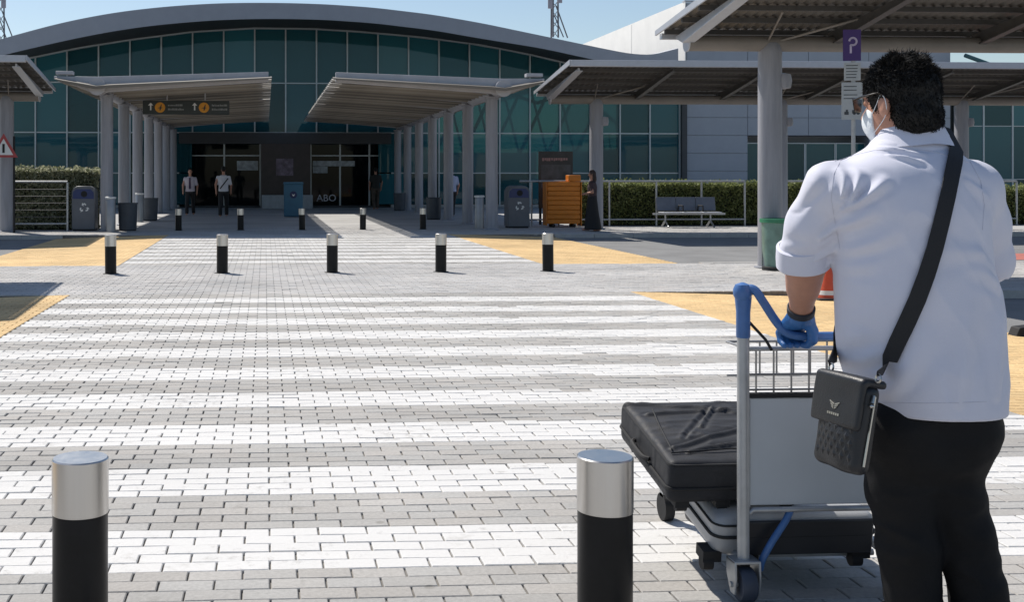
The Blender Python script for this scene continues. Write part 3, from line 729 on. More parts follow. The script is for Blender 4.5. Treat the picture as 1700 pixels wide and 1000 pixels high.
# ------------------------------------------------------------------ WALKWAY SHELTERS
def shelter(x_in, sgn, yc, length, ncol, col0, label, step=5.2, raft0=.25):
    """x_in: end that faces the crossing; runs away from it in direction sgn. yc: column line."""
    sh = thing('walkway_shelter', (x_in, yc, 0), label, 'shelter', 'steel walkway shelters')
    yr, yf, zr, zf = .45, -3.1, 3.83, 4.27                  # low rear edge, high front edge
    X = lambda u: sgn * u
    def zline(y): return zr + (zf - zr) * (yr - y) / (yr - yf)
    # corrugated sheet
    c = MB(); nn = int(length / .075); i0 = 0
    for k in range(nn + 1):
        u = length * k / nn; dz = .018 if k % 2 else -.018
        for y in (yr, yf): c.v.append((X(u), y, zline(y) + dz)); 
        for y in (yr, yf): c.v.append((X(u), y, zline(y) + dz + .004))
    for k in range(nn):
        a = 4 * k; c.face((a, a + 1, a + 5, a + 4), False); c.face((a + 2, a + 6, a + 7, a + 3), False)
    link('roof_sheet', c, M_SHEET, sh)
    link('front_gutter', MB().box(min(X(-.02), X(length)), max(X(-.02), X(length)), yf - .13, yf - .003, zf - .09, zf + .07), M_TRIM, sh, bevel=.01)
    e = MB(); e.prism([(yr + .12, zline(yr + .12) - .05), (yf - .10, zf - .05), (yf - .10, zf + .08), (yr + .12, zline(yr + .12) + .03)], 'x', X(-.05), X(-.022))
    link('end_trim', e, M_TRIM, sh)
    link('beam', MB().cyl((X(.28), 0, 3.58), (X(length), 0, 3.58), .125, n=20), M_BEAM, sh)
    link('beam_cap', MB().cyl((X(.255), 0, 3.58), (X(.278), 0, 3.58), .14, n=20), M_TRIM, sh)
    link('rear_gutter', MB().box(min(X(.02), X(length)), max(X(.02), X(length)), yr - .02, yr + .1, zr - .13, zr - .04), M_TRIM, sh)
    for yy in (.25, -.5, -1.2, -1.9, -2.6):
        link('purlin', MB().box(min(X(.0), X(length)), max(X(.0), X(length)), yy - .03, yy + .03, zline(yy) - .105, zline(yy) - .026), M_RAFT, sh)
    u = raft0; rm = None; k = 0
    while u < length:
        if rm is None:
            rm = MB(); z_ = zline
            # tapered web, deep over the tube, thin at the tip, with flanges
            rm.prism([(.40, z_(.40) - .13), (.1, 3.60), (-.1, 3.60), (yf + .12, zf - .17), (yf + .12, zf - .107), (.40, z_(.40) - .107)], 'x', -.012, .012)
            rm.prism([(-.1, 3.60), (yf + .12, zf - .17), (yf + .12, zf - .185), (-.1, 3.575)], 'x', -.06, .06)
            rm = rm.mesh('rafter'); rm.materials.append(M_RAFT); rm2 = rm.copy(); rm2.materials.clear(); rm2.materials.append(M_TRIM)
        o = bpy.data.objects.new('rafter', rm2 if k == 0 else rm); COL.objects.link(o); o.parent = sh; o.location = (X(u), 0, 0)
        if k == 0: o.scale.x = 1.6
        else: link('tie_clamp', MB().cyl((X(u), .10, 3.66), (X(u), .17, 3.72), .035, n=10), M_TRIM, sh)
        u += 2.4; k += 1
    for k in range(ncol):
        u = col0 + k * step
        link('column', MB().lathe([(.24, 0), (.24, .02), (.185, .03), (.182, 3.44), (.16, 3.56), (.12, 3.60)], 28, (X(u), 0, 0)), M_COLM, sh)
        if sgn > 0: link('junction_box', MB().lathe([(.02, -.13), (.12, -.11), (.14, 0), (.12, .11), (.02, .13)], 16, (X(u) + .2, -.02, 2.98)), M_COLM, sh)
        link('brace_rod', MB().tube([(X(u - .06), -.05, 3.60), (X(u - .25), -1.0, zline(-1.0) - .06)], .016, 6), M_BEAM, sh)
        link('brace_rod', MB().tube([(X(u + .06), -.05, 3.60), (X(u + 1.3), -1.0, zline(-1.0) - .06)], .02, 6), M_BEAM, sh)
    return sh
shelter(6.42, 1, 17.83, 19, 3, 1.62, 'nearest steel shelter at the top right, above the man with the trolley', step=7.4)
shelter(-4.42, -1, 17.83, 12, 2, 1.7, 'steel shelter left of the near crossing, only its shadow reaching in', step=7.4)
shelter(7.55, 1, 31.06, 24, 4, 1.56, 'long steel shelter behind the bench, right of the far crossing')
shelter(-5.7, -1, 30.75, 14, 3, 1.13, 'steel shelter at the left edge above the railing and hedge')

# ------------------------------------------------------------------ BOLLARDS
bol = thing('bollard', (0, 0, 0), 'x', 'bollard', 'black steel-capped bollards')
BR, BH = 0.085, 0.585
link('post', MB().lathe([(BR, 0), (BR, BH - .172)], 48), M_BLACKB, bol)
link('cap', MB().lathe([(BR + .001, BH - .171), (BR + .002, BH - .170), (BR + .002, BH - .004), (BR - .002, BH), (.001, BH)], 48), M_STEEL, bol)
link('base_plate', MB().lathe([(BR + .035, 0), (BR + .035, .004), (BR + .03, .006), (BR + .001, .006)], 40), M_BLACKR, bol)
spots = [(-0.574, 3.60, 'large black bollard with steel cap in the foreground, nearest the left edge'),
         (1.063, 3.53, 'large black bollard with steel cap in the foreground beside the black suitcase')]
ords = ['leftmost of', 'second from left in', 'middle one of', 'fourth from left in', 'rightmost of']
for k in range(5): spots.append((-2.31 + 1.665 * k, 17.32 + .02 * k, 'black bollard, %s the row of five on the paved island' % ords[k]))
for k in range(5): spots.append((-2.33 + 1.67 * k, 31.05 + .08 * k, 'small black bollard, %s the far row under the canopies' % ords[k]))
for i, (x, y, lb) in enumerate(spots):
    o = bol if i == 0 else copy_tree(bol)
    o.location = (x, y, 0); o.rotation_euler.z = random.uniform(0, 6); o['label'] = lb
    if i > 1: o.rotation_euler.x = random.gauss(0, .006)

# ------------------------------------------------------------------ STREET FURNITURE
M_BIN = mat('bin_grey', (.115, .125, .145), .45, var=.1, scale=4)
M_BINB = mat('bin_blue', (.02, .035, .13), .4, var=.1)
def recycle_bin(loc, label):
    b = thing('recycling_bin', loc, label, 'bin', 'recycling bins', rz=0)
    w_, d_, h_ = .62, .55, 1.2
    body = MB().prism([(-w_ / 2, .04), (w_ / 2, .04), (w_ / 2, 1.05), (w_ / 2 - .05, 1.15), (w_ / 2 - .14, h_), (-w_ / 2 + .14, h_), (-w_ / 2 + .05, 1.15), (-w_ / 2, 1.05)], 'y', -d_ / 2, d_ / 2)
    link('body', body, M_BIN, b, bevel=.02)
    link('top_panel', MB().prism([(-w_ / 2 + .03, .86), (w_ / 2 - .03, .86), (w_ / 2 - .04, 1.04), (w_ / 2 - .12, 1.12), (-w_ / 2 + .12, 1.12), (-w_ / 2 + .04, 1.04)], 'y', -d_ / 2 - .014, -d_ / 2 - .001), M_BINB, b)
    link('slot', MB().cyl((0.02, -d_ / 2 - .02, .99), (0.02, -d_ / 2 - .0145, .99), .085, n=20), M_BLACKR, b)
    rs = MB()
    for k in range(3):                                       # recycling emblem: three bent arrows
        a = k * 2 * math.pi / 3 + math.pi / 2
        def pt(r, t): return (r * math.cos(a + t) + .02, r * math.sin(a + t) + .62)
        rs.prism([pt(.105, -.62), pt(.13, -.1), pt(.115, .28), pt(.15, .32), pt(.095, .72), pt(.045, .32), pt(.08, .28), pt(.09, -.1), pt(.07, -.5)], 'y', -d_ / 2 - .008, -d_ / 2 - .002)
    link('recycling_symbol', rs, M_WHT, b)
    link('base', MB().box(-w_ / 2 + .03, w_ / 2 - .03, -d_ / 2 + .03, d_ / 2 - .03, 0, .04), M_BLACKR, b)
recycle_bin((-4.85, 31.2, 0), 'grey recycling bin with blue top beside the left railing')
recycle_bin((7.15, 32.2, 0), 'grey recycling bin with blue top left of the orange crate stack')

M_LINER = mat('bin_liner_dark', (.05, .06, .075), .5, var=.15)
def column_bin(x, y, label, r=.26, h=.75):
    b = thing('litter_bin', (x, y, 0), label, 'bin', 'dark round litter bins at the columns')
    link('body', MB().lathe([(r * .9, .03), (r, h - .03), (r + .012, h - .02), (r + .012, h), (r - .02, h), (r - .03, h - .1), (.01, h - .12)], 28), M_LINER, b)
    link('foot', MB().lathe([(r * .85, 0), (r * .88, .03), (.01, .03)], 20), M_BLACKR, b)
column_bin(-3.68, 31.0, 'dark round litter bin before the front column of the left canopy')
column_bin(-3.78, 38.0, 'dark round litter bin deeper under the left canopy')
column_bin(5.72, 38.6, 'dark round litter bin beside the right canopy columns')
column_bin(5.72, 48.5, 'dark round litter bin near the right entrance doors')
def ash_post(x, y, label):
    b = thing('ash_bin', (x, y, 0), label, 'ashtray', 'steel ash posts')
    link('post', MB().lathe([(.13, 0), (.13, .85), (.12, .87)], 24), mat('ash_steel', (.32, .32, .33), .4, metal=.6, var=.1), b)
    link('tray', MB().lathe([(.14, .872), (.145, .92), (.12, .93), (.02, .915)], 24), M_WHT, b)
ash_post(-4.05, 30.35, 'slim steel ash post at the front column of the left canopy')
ash_post(-4.02, 37.0, 'slim steel ash post deeper along the left canopy')
ash_post(6.02, 31.9, 'slim steel ash post at the front column of the right canopy')

k = thing('blue_kiosk', (1.02, 41.4, 0), 'blue donation box with round dark emblem standing between the two canopies', 'kiosk')
M_KB = mat('kiosk_blue', (.022, .115, .20), .45, var=.08)
link('cabinet', MB().box(-.34, .34, -.25, .25, .02, 1.18), M_KB, k, bevel=.02)
link('lid', MB().prism([(-.37, 1.182), (.37, 1.182), (.34, 1.26), (-.34, 1.26)], 'y', -.28, .28), M_KB, k)
link('emblem', MB().cyl((0, -.262, .80), (0, -.252, .80), .13, n=28), mat('emblem_navy', (.01, .02, .09), .5), k)
link('emblem_mark', MB().prism([(-.06, .83), (0, .80), (.06, .83), (.03, .77), (0, .74), (-.03, .77)], 'y', -.268, -.263), M_WHT, k)
pl = thing('low_wall', (1.0, 51.6, 0), 'low pale planter wall before the brown entrance pier', 'wall')
link('wall', MB().box(-1.15, 1.15, 0, .45, 0, .62), mat('pale_stone', (.33, .36, .38), .7, var=.15), pl, bevel=.02)

# orange crates and advertising stand
oc = thing('orange_crate_stack', (8.55, 32.55, 0), 'stack of orange slatted plastic panels below the dark poster stand', 'crate')
M_OR = mat('orange_plastic', (.56, .175, .008), .45, var=.12, scale=5)
for i in range(9):
    link('panel', MB().box(-.48 + random.gauss(0, .008), .48 + random.gauss(0, .008), -.2, .2, .1 + i * .135, .1 + i * .135 + .129), M_OR, oc, bevel=.015)
link('upright', MB().box(.14, .50, -.17, .17, 1.315, 1.50), M_OR, oc, bevel=.02)
for xa, xb in ((-.515, -.49), (.49, .515)): link('side_post', MB().box(xa, xb, -.22, .22, .05, 1.30), M_OR, oc)
for x in (-.3, .3): link('foot', MB().cyl((x, -.2, .05), (x, .2, .05), .05, n=14), M_BLACKR, oc)
ad = thing('poster_stand', (8.78, 34.2, 0), 'dark poster stand with pale red heading behind the orange stack', 'sign')
link('board', MB().box(-.52, .52, -.03, .03, .5, 2.22), mat('poster_board', (.022, .02, .02), .4, var=.5, scale=4), ad)
link('leg', MB().box(-.5, -.44, -.04, .04, 0, .5), M_BLACKR, ad); link('leg', MB().box(.44, .5, -.04, .04, 0, .5), M_BLACKR, ad)
hl = MB(); x = -.42
while x < .36:
    ww = random.uniform(.05, .09); hl.box(x, x + ww * .75, -.036, -.031, 1.93 + random.choice((0, .02)), 2.02); x += ww
link('heading', hl, mat('heading_pink', (.30, .17, .16), .5), ad)
link('picture', MB().box(-.45, .45, -.035, -.0305, 1.1, 1.82), mat('poster_picture', (.05, .05, .055), .4, var=.8, scale=3), ad)

# bench
bn = thing('bench', (12.15, 32.2, 0), 'three-seat grey metal bench in front of the hedge', 'bench')
M_BEN = mat('bench_grey', (.14, .15, .18), .4, metal=.4, var=.1)
link('seat_beam', MB().box(-1.05, 1.05, -.02, .06, .36, .41), M_GALV, bn)
for i in range(3):
    x0 = -.86 + i * .58
    link('seat', MB().box(x0, x0 + .55, -.30, .20, .415, .445), M_TRIM, bn, bevel=.01)
    link('backrest', MB().box(x0 - .012, x0 + .562, -.015, .015, 0, .40, Matrix.Translation((0, .22, .47)) @ Matrix.Rotation(R(-12), 4, 'X')), M_BEN, bn, bevel=.01)
for x in (-.26, .32): link('armrest', MB().tube([(x, .18, .46), (x, .15, .62), (x, -.2, .62), (x, -.22, .46)], .022, 6), M_BLACKR, bn)
for x in (-.7, .62): link('leg', MB().tube([(x, 0, .36), (x, 0, .18), (x, -.28, .02)], .025, 8).tube([(x, 0, .2), (x, .28, .02)], .025, 8), M_GALV, bn)

# railings and hedges
def railing(x0, x1, y, posts, mid, label, wires=0):
    global M_WIRE
    M_WIRE = mat('rail_wire_dark', (.10, .10, .10), .5, metal=.4, var=.1)
    r = thing('railing', ((x0 + x1) / 2, y, 0), label, 'railing', 'grey tube railings')
    c = (x0 + x1) / 2
    link('top_rail', MB().cyl((x0 - c, 0, 1.32), (x1 - c, 0, 1.32), .028, n=10), M_GALV, r)
    link('low_rail', MB().cyl((x0 - c, 0, mid), (x1 - c, 0, mid), .025, n=10), M_GALV, r)
    for p in posts: link('post', MB().cyl((p - c, 0, 0), (p - c, 0, 1.30), .028, n=10), M_GALV, r)
    for k in range(wires): link('wire', MB().cyl((x0 - c, 0, mid + (k + 1) * (1.3 - mid) / (wires + 1)), (x1 - c, 0, mid + (k + 1) * (1.3 - mid) / (wires + 1)), .012, n=6), M_WIRE, r)
railing(7.4, 14.1, 32.95, (7.75, 8.55, 10.05, 11.45, 12.8, 14.1), .2, 'long tube railing in front of the clipped hedge on the right')
railing(14.6, 22.5, 33.1, (14.6, 16.6, 18.6, 20.6, 22.5), .2, 'tube railing continuing right behind the near shelter column')
railing(-6.75, -5.25, 30.8, (-6.75, -5.25), .2, 'short wired railing beside the left shelter column', wires=5)

def leaf_mat(name, c1, c2):
    m = bpy.data.materials.new(name); m.use_nodes = True; n = m.node_tree; N = n.nodes; L = n.links; b = N['Principled BSDF']
    b.inputs['Roughness'].default_value = .55; b.inputs['Subsurface Weight'].default_value = 0
    gm = N.new('ShaderNodeNewGeometry'); mx = N.new('ShaderNodeMix'); mx.data_type = 'RGBA'
    mx.inputs[6].default_value = (*c1, 1); mx.inputs[7].default_value = (*c2, 1); L.new(gm.outputs['Random Per Island'], mx.inputs[0])
    L.new(mx.outputs[2], b.inputs['Base Color'])
    tr = N.new('ShaderNodeBsdfTranslucent'); L.new(mx.outputs[2], tr.inputs[0]); ms = N.new('ShaderNodeMixShader'); ms.inputs[0].default_value = .45
    L.new(b.outputs[0], ms.inputs[1]); L.new(tr.outputs[0], ms.inputs[2]); L.new(ms.outputs[0], N['Material Output'].inputs[0])
    return m
M_LEAF = leaf_mat('hedge_leaf', (.07, .095, .028), (.32, .35, .13))
M_LEAF2 = leaf_mat('shrub_leaf', (.09, .11, .045), (.48, .48, .34))
M_TWIG = mat('hedge_core', (.018, .02, .012), .9, var=.3, scale=8)
def hedge(x0, x1, y0, y1, h, nleaf, label, m, size=.045, name='hedge'):
    hd_ = thing(name, ((x0 + x1) / 2, (y0 + y1) / 2, 0), label, 'hedge')
    hx, hy = (x1 - x0) / 2, (y1 - y0) / 2
    link('twigs', MB().box(-hx + .12, hx - .12, -hy + .12, hy - .12, 0, h - .14), M_TWIG, hd_)
    n = nleaf; which = RNG.random(n)
    p = np.zeros((n, 3))
    p[:, 0] = RNG.uniform(-hx, hx, n); p[:, 1] = RNG.uniform(-hy, hy, n); p[:, 2] = RNG.uniform(.05, h, n)
    f_ = which < .5; p[f_, 1] = -hy + np.abs(RNG.normal(0, .06, f_.sum())); t_ = (which >= .5) & (which < .93); p[t_, 2] = h - np.abs(RNG.normal(0, .07, t_.sum()))
    tip = t_ & (RNG.random(n) < .16); p[tip, 2] += RNG.uniform(.02, .14, tip.sum())
    bumpz = np.array([noise.noise(Vector((a[0] * 1.4, a[1] * 1.4, 1.0))) for a in p]) * .09
    p[:, 2] += bumpz * (p[:, 2] / h); p[:, 1] += np.array([noise.noise(Vector((a[0] * 1.8, 5, a[2] * 2))) for a in p]) * .07
    d = RNG.normal(size=(n, 3)); d /= np.linalg.norm(d, axis=1)[:, None]; e = np.cross(d, RNG.normal(size=(n, 3))); e /= np.linalg.norm(e, axis=1)[:, None]
    s_ = size * RNG.uniform(.6, 1.3, n)[:, None]
    V = np.stack([p - d * s_, p + e * s_ * .5, p + d * s_, p - e * s_ * .5], 1).reshape(-1, 3); V[:, 2] = np.maximum(V[:, 2], .01)
    link('foliage', mesh_np('foliage', V, np.arange(4 * n).reshape(-1, 4)), m, hd_, kind='stuff')
hedge(9.3, 16.4, 33.3, 34.5, 1.24, 24000, 'clipped green hedge behind the bench and railing', M_LEAF)
hedge(16.5, 24, 33.4, 34.6, 1.12, 20000, 'lower clipped hedge right of the near shelter column', M_LEAF)
hedge(-7.2, -4.55, 31.5, 32.8, 1.62, 16000, 'pale flowering shrub hedge behind the short wired railing', M_LEAF2, .05, 'shrub')

# warning triangle on the left shelter column
ws = thing('warning_sign', (-6.72, 29.9, 2.15), 'red-edged triangular warning sign on the left shelter column', 'sign')
tri = lambda s, y0, y1: MB().prism([(-.36 * s, -.2 * s), (.36 * s, -.2 * s), (0, .42 * s)], 'y', y0, y1)
link('border', tri(1, -.01, .01), mat('sign_red', (.40, .06, .06), .5), ws); link('face', tri(.68, -.016, -.011), M_WHT, ws)
link('symbol', MB().box(-.03, .03, -.022, -.017, -.08, .15), M_BLACKR, ws); link('clamp', MB().box(-.05, .05, .011, .12, -.05, .05), M_GALV, ws)
link('post', MB().cyl((.25, .06, -2.15), (.25, .06, .35), .028, n=10), M_BLACKR, ws)

# parking sign
pk = thing('parking_sign', WY(1414, 445, 16.6) * 1.0, 'purple parking sign with white P above two pale notice plates', 'sign', rz=R(-12))
pk.location.z = 0
M_PUR = mat('sign_purple', (.050, .018, .15), .45, var=.05); M_PLATE = mat('plate_pale', (.42, .45, .47), .5, var=.08)
zt = lambda y: CAMH + (PY - y) * 17.0 / FPX
link('pole', MB().cyl((.03, .03, 0), (.03, .03, zt(48) - .02), .03, n=12), M_GALV, pk)
link('panel', MB().box(-.125, .125, -.02, 0, zt(100), zt(48)), M_PUR, pk)
pw = MB(); zc = zt(68)
arc = [(.01 + .052 * math.cos(t), zc + .055 * math.sin(t)) for t in np.linspace(R(170), R(-110), 14)]
def ribbon(pts, wd):
    m = MB()
    for i in range(len(pts) - 1):
        a, b = Vector((pts[i][0], pts[i][1])), Vector((pts[i + 1][0], pts[i + 1][1])); t = (b - a).normalized(); nn = Vector((-t.y, t.x)) * wd / 2
        m.prism([tuple(a + nn - t * .004), tuple(b + nn + t * .004), tuple(b - nn + t * .004), tuple(a - nn - t * .004)], 'y', -.0245, -.0205)
    return m
link('parking_letter', ribbon(arc + [(-.02, zc - .055), (-.02, zc - .17)], .028), mat('letter_lilac', (.55, .48, .66), .5), pk)
link('time_plate', MB().box(-.11, .12, -.02, 0, zt(133), zt(103)), M_PLATE, pk)
link('tow_plate', MB().box(-.145, .145, -.022, 0, zt(198), zt(136)), M_PLATE, pk)
tl = MB()
for y in (108, 113, 118, 123, 128): tl.box(-.085, .085 + random.uniform(-.03, .01), -.024, -.0205, zt(y) - .006, zt(y) + .006)
for y in (143, 149, 157, 163): tl.box(-.12, .11 + random.uniform(-.05, .01), -.026, -.0225, zt(y) - .006, zt(y) + .006)
link('plate_text', tl, mat('plate_ink', (.05, .06, .07), .6), pk)
tw = MB(); z0 = zt(190)
tw.box(-.11, -.05, -.026, -.0225, z0, z0 + .045); tw.box(-.09, -.06, -.026, -.0225, z0 + .045, z0 + .075); tw.box(.0, .11, -.026, -.0225, z0 + .02, z0 + .07); tw.box(.06, .11, -.026, -.0225, z0 + .07, z0 + .12)
tw.cyl((.03, -.026, z0 + .02), (.03, -.0225, z0 + .02), .022, n=12); tw.cyl((.085, -.026, z0 + .02), (.085, -.0225, z0 + .02), .022, n=12)
link('tow_symbol', tw, MATS['plate_ink'], pk)

# green-rimmed bin at the near column
gb = thing('bag_bin', (7.98, 17.40, 0), 'pale green see-through bin with green rim against the near shelter column', 'bin')
M_GRN = mat('bin_green', (.03, .20, .10), .45, var=.1)
link('bag', MB().lathe([(.20, .06), (.235, .30), (.245, .72), (.25, .76)], 28), mat('bag_pale', (.16, .27, .23), .35, var=.25, scale=5, alpha=.85), gb)
link('rim', MB().lathe([(.25, .74), (.275, .745), (.275, .80), (.25, .805), (.245, .76)], 28), M_GRN, gb)
link('base', MB().lathe([(.24, 0), (.24, .05), (.2, .06), (.01, .06)], 28), M_BLACKR, gb)
for x in (-.2, .2): link('hoop_post', MB().cyl((x, .14, .06), (x, .14, .78), .018, n=8), M_GALV, gb)

# cone behind the man's elbow
cn = thing('traffic_cone', (7.0, 13.9, -.085), 'red-orange traffic cone on the yellow bricks behind the man', 'cone')
link('base', MB().box(-.2, .2, -.2, .2, 0, .035), M_BLACKR, cn, bevel=.01)
link('body', MB().lathe([(.15, .036), (.135, .09), (.05, .47), (.035, .50), (.02, .50)], 28), mat('cone_orange', (.60, .09, .035), .5, var=.1), cn)
link('band', MB().lathe([(.140, .075), (.138, .08), (.128, .125), (.127, .128)], 28), M_WHT, cn)
rb_ = thing('wheel_stop', (7.5, 10.7, ROADZ), 'low black rubber stop at the outer edge of the yellow bricks', 'wheel stop')
link('block', MB().prism([(-.28, 0), (-.24, .10), (-.05, .12), (.10, .04), (.9, .025), (.9, 0)], 'y', -.07, .07), M_BLACKR, rb_, bevel=.01)

# ------------------------------------------------------------------ LUGGAGE TROLLEY
CT = Vector((1.925, 3.85, 0))
M_BLUE = mat('handle_blue', (.055, .145, .36), .42, var=.12, scale=20)
M_BOARD = mat('board_pale', (.47, .505, .54), .5, var=.05, scale=3)
ct = thing('luggage_trolley', CT, 'airport luggage trolley with blue handle and pale board pushed by the man', 'trolley')
HX = .283
for s in (-1, 1):
    link('upright', MB().cyl((s * HX, 0, .14), (s * HX, 0, .99), .0205, n=20), M_GALV, ct)
    link('clamp', MB().lathe([(.0215, 0), (.0235, .004), (.0235, .09), (.026, .115), (.028, .14), (.024, .16), (.010, .168)], 20, (s * HX, 0, .905)), M_BLUE, ct)
hp = []
ctrl = [(-HX, -.002, 1.055), (-HX + .012, -.012, 1.075), (-HX + .03, -.028, 1.07), (-HX + .05, -.042, 1.035), (-HX + .085, -.06, .972), (-HX + .115, -.07, .935), (-HX + .145, -.075, .922), (-HX + .19, -.075, .919), (0, -.075, .919)]
ctrl = ctrl + [(-x, y, z) for x, y, z in ctrl[-2::-1]]
def crom(pts, n=5):
    out = []; q = [Vector(p) for p in pts]
    for i in range(len(q) - 1):
        p0, p1, p2, p3 = q[max(i - 1, 0)], q[i], q[i + 1], q[min(i + 2, len(q) - 1)]
        for k in range(n):
            t = k / n
            out.append(0.5 * ((2 * p1) + (p2 - p0) * t + (2 * p0 - 5 * p1 + 4 * p2 - p3) * t * t + (3 * p1 - p0 - 3 * p2 + p3) * t ** 3))
    return out + [q[-1]]
link('handle', MB().tube(crom(ctrl), .0145, 14), M_BLUE, ct)
for s in (-1, 1):
    link('handle_knob', MB().lathe([(.004, -.034), (.022, -.028), (.031, -.010), (.031, .010), (.024, .026), (.004, .034)], 20, (s * (HX + .004), -.004, 1.062)), M_BLUE, ct)
    link('stay', MB().tube([(s * (HX - .015), .0, .965), (s * (HX - .07), -.02, .90), (s * (HX - .10), .0, .862)], .005, 6), M_BLACKR, ct)
M_WIRE = mat('basket_wire', (.28, .28, .28), .4, metal=.7, var=.1)
link('basket_rail', MB().tube([(-.262, .02, .862), (-.25, .015, .864), (.25, .015, .864), (.262, .02, .862)], .0085, 10), M_GALV, ct)
for z, y in ((.775, .018), (.722, .018), (.862, .2), (.74, .2)): link('basket_rail', MB().cyl((-.258, y, z), (.258, y, z), .004, n=6), M_WIRE, ct)
for s in (-1, 1): link('basket_rail', MB().cyl((s * .258, .018, .862), (s * .258, .2, .862), .005, n=6), M_WIRE, ct)
wm = MB().cyl((0, 0, 0), (0, 0, -.15), .0034, n=6).mesh('basket_wire'); wm.materials.append(M_WIRE)
wm2 = MB().cyl((0, 0, 0), (0, 0, -.12), .0034, n=6).mesh('basket_wire'); wm2.materials.append(M_WIRE)
for k in range(8):
    for me_, dx, y in ((wm, 0, .018), (wm2, .031, .2)):
        o = bpy.data.objects.new('basket_wire', me_); COL.objects.link(o); o.parent = ct; o.location = (-.23 + k * .0625 + dx, y, .862)
link('board', MB().box(-.258, .258, .004, .016, .325, .695), M_BOARD, ct, bevel=.003)
link('board_top_strip', MB().box(-.262, .262, -.002, .022, .697, .712), M_BLACKR, ct)
link('board_bottom_rail', MB().tube([(-.262, .0, .30), (-.25, -.002, .312), (.25, -.002, .312), (.262, .0, .30)], .0095, 10), M_GALV, ct)
link('board_side_strip', MB().box(-.2615, -.2585, .0, .02, .32, .696), M_GALV, ct)
for s in (-1, 1):
    f_ = MB(); a = s * HX; 
    f_.box(a - .046, a + .046, -.04, .035, .135, .146); f_.prism([(-.04, .146), (.035, .146), (.035, .09), (.0, .03), (-.035, .03), (-.045, .09)], 'x', a - .046, a - .038)
    f_.prism([(-.04, .146), (.035, .146), (.035, .09), (.0, .03), (-.035, .03), (-.045, .09)], 'x', a + .038, a + .046)
    fk = link('wheel_fork', f_, M_GALV, ct, bevel=.003)
    link('wheel', MB().lathe([(.02, -.026), (.054, -.026), (.060, -.018), (.060, .018), (.054, .026), (.02, .026)], 28), mat('wheel_bluegrey', (.035, .045, .07), .6, var=.15), ct, (a, -.012, .061)).rotation_euler = (0, R(90), 0)
    link('axle', MB().cyl((a - .052, -.012, .061), (a + .052, -.012, .061), .010, n=10), M_GALV, ct)
    link('base_tube', MB().tube([(a, .03, .135), (a * .98, .15, .13), (a * .8, .95, .235)], .018, 10), M_GALV, ct)
    link('front_fork', MB().box(a * .8 - .02, a * .8 + .02, .90, .94, .10, .225), M_GALV, ct)
    link('front_wheel', MB().lathe([(.02, -.02), (.058, -.02), (.058, .02), (.02, .02)], 20), M_BLACKR, ct, (a * .8, .92, .058)).rotation_euler = (0, R(90), 0)
for k in range(4): link('platform_bar', MB().cyl((-.24, .12 + k * .25, .118 + k * .028), (.24, .12 + k * .25, .118 + k * .028), .012, n=8), M_GALV, ct)
link('brake_tube', MB().tube(crom([(-.115, .005, .305), (-.135, .0, .27), (-.185, -.005, .20), (-.215, .0, .14), (-.215, .02, .10)]), .012, 10), M_BLUE, ct)

# ------------------------------------------------------------------ SUITCASES
def frame(o, u, v):
    u = u.normalized(); w = u.cross(v).normalized(); v = w.cross(u).normalized()
    return Matrix(((u.x, v.x, w.x, o.x), (u.y, v.y, w.y, o.y), (u.z, v.z, w.z, o.z), (0, 0, 0, 1)))
A = P(1112, 770, 4.0); B_ = P(1073, 668, 4.58)
v_ = B_ - A; u_ = Vector((1, -.02, .012)); F1 = frame(A, u_, v_)
M_NYL = mat('suitcase_black_nylon', (.024, .025, .029), .62, var=.15, scale=14, spec=.3)
def creases(m, sc3, dist, strength, fine=260):
    n = m.node_tree; N = n.nodes; L = n.links; tc = N.new('ShaderNodeTexCoord'); mp = N.new('ShaderNodeMapping'); mp.inputs['Scale'].default_value = sc3
    mp.inputs['Rotation'].default_value = (0, 0, R(32)); L.new(tc.outputs['Object'], mp.inputs[0])
    t = N.new('ShaderNodeTexNoise'); t.noise_type = 'RIDGED_MULTIFRACTAL'; t.inputs['Scale'].default_value = 1.0; t.inputs['Detail'].default_value = 2.5; t.inputs['Distortion'].default_value = .5; L.new(mp.outputs[0], t.inputs['Vector'])
    b1 = N.new('ShaderNodeBump'); b1.inputs['Strength'].default_value = strength; b1.inputs['Distance'].default_value = dist; L.new(t.outputs['Fac'], b1.inputs['Height'])
    w_ = N.new('ShaderNodeTexNoise'); w_.inputs['Scale'].default_value = fine; L.new(tc.outputs['Object'], w_.inputs['Vector'])
    b2 = N.new('ShaderNodeBump'); b2.inputs['Strength'].default_value = .2; b2.inputs['Distance'].default_value = .004; L.new(w_.outputs['Fac'], b2.inputs['Height']); L.new(b1.outputs[0], b2.inputs['Normal'])
    L.new(b2.outputs[0], N['Principled BSDF'].inputs['Normal'])
creases(M_NYL, (4.0, 10, 5), .022, .75)
def rbox_mesh(name, su, sv, sw, r, h=.009, fn=None):
    f_ = SDF((-.03, -.03, -.03), (su + .03, sv + .03, sw + .03), h); f_.rbox((su / 2, sv / 2, sw / 2), (su / 2, sv / 2, sw / 2), None, r)
    me = f_.mesh(name, 2)
    if fn: displace(me, fn)
    return me
def loop(su, sv, z, r, inset=0):
    pts = []
    for cx, cy, a0 in ((su - r, r, -90), (su - r, sv - r, 0), (r, sv - r, 90), (r, r, 180)):
        for k in range(6): t = R(a0 + k * 18); pts.append((cx + (r - inset) * math.cos(t), cy + (r - inset) * math.sin(t), z))
    return pts + [pts[0]]
SU, SV, SWd = .50, (B_ - A).length, .155
sc1 = thing('suitcase', A, 'black soft suitcase lying on top of the trolley load, overhanging to the left', 'suitcase'); sc1.matrix_world = F1
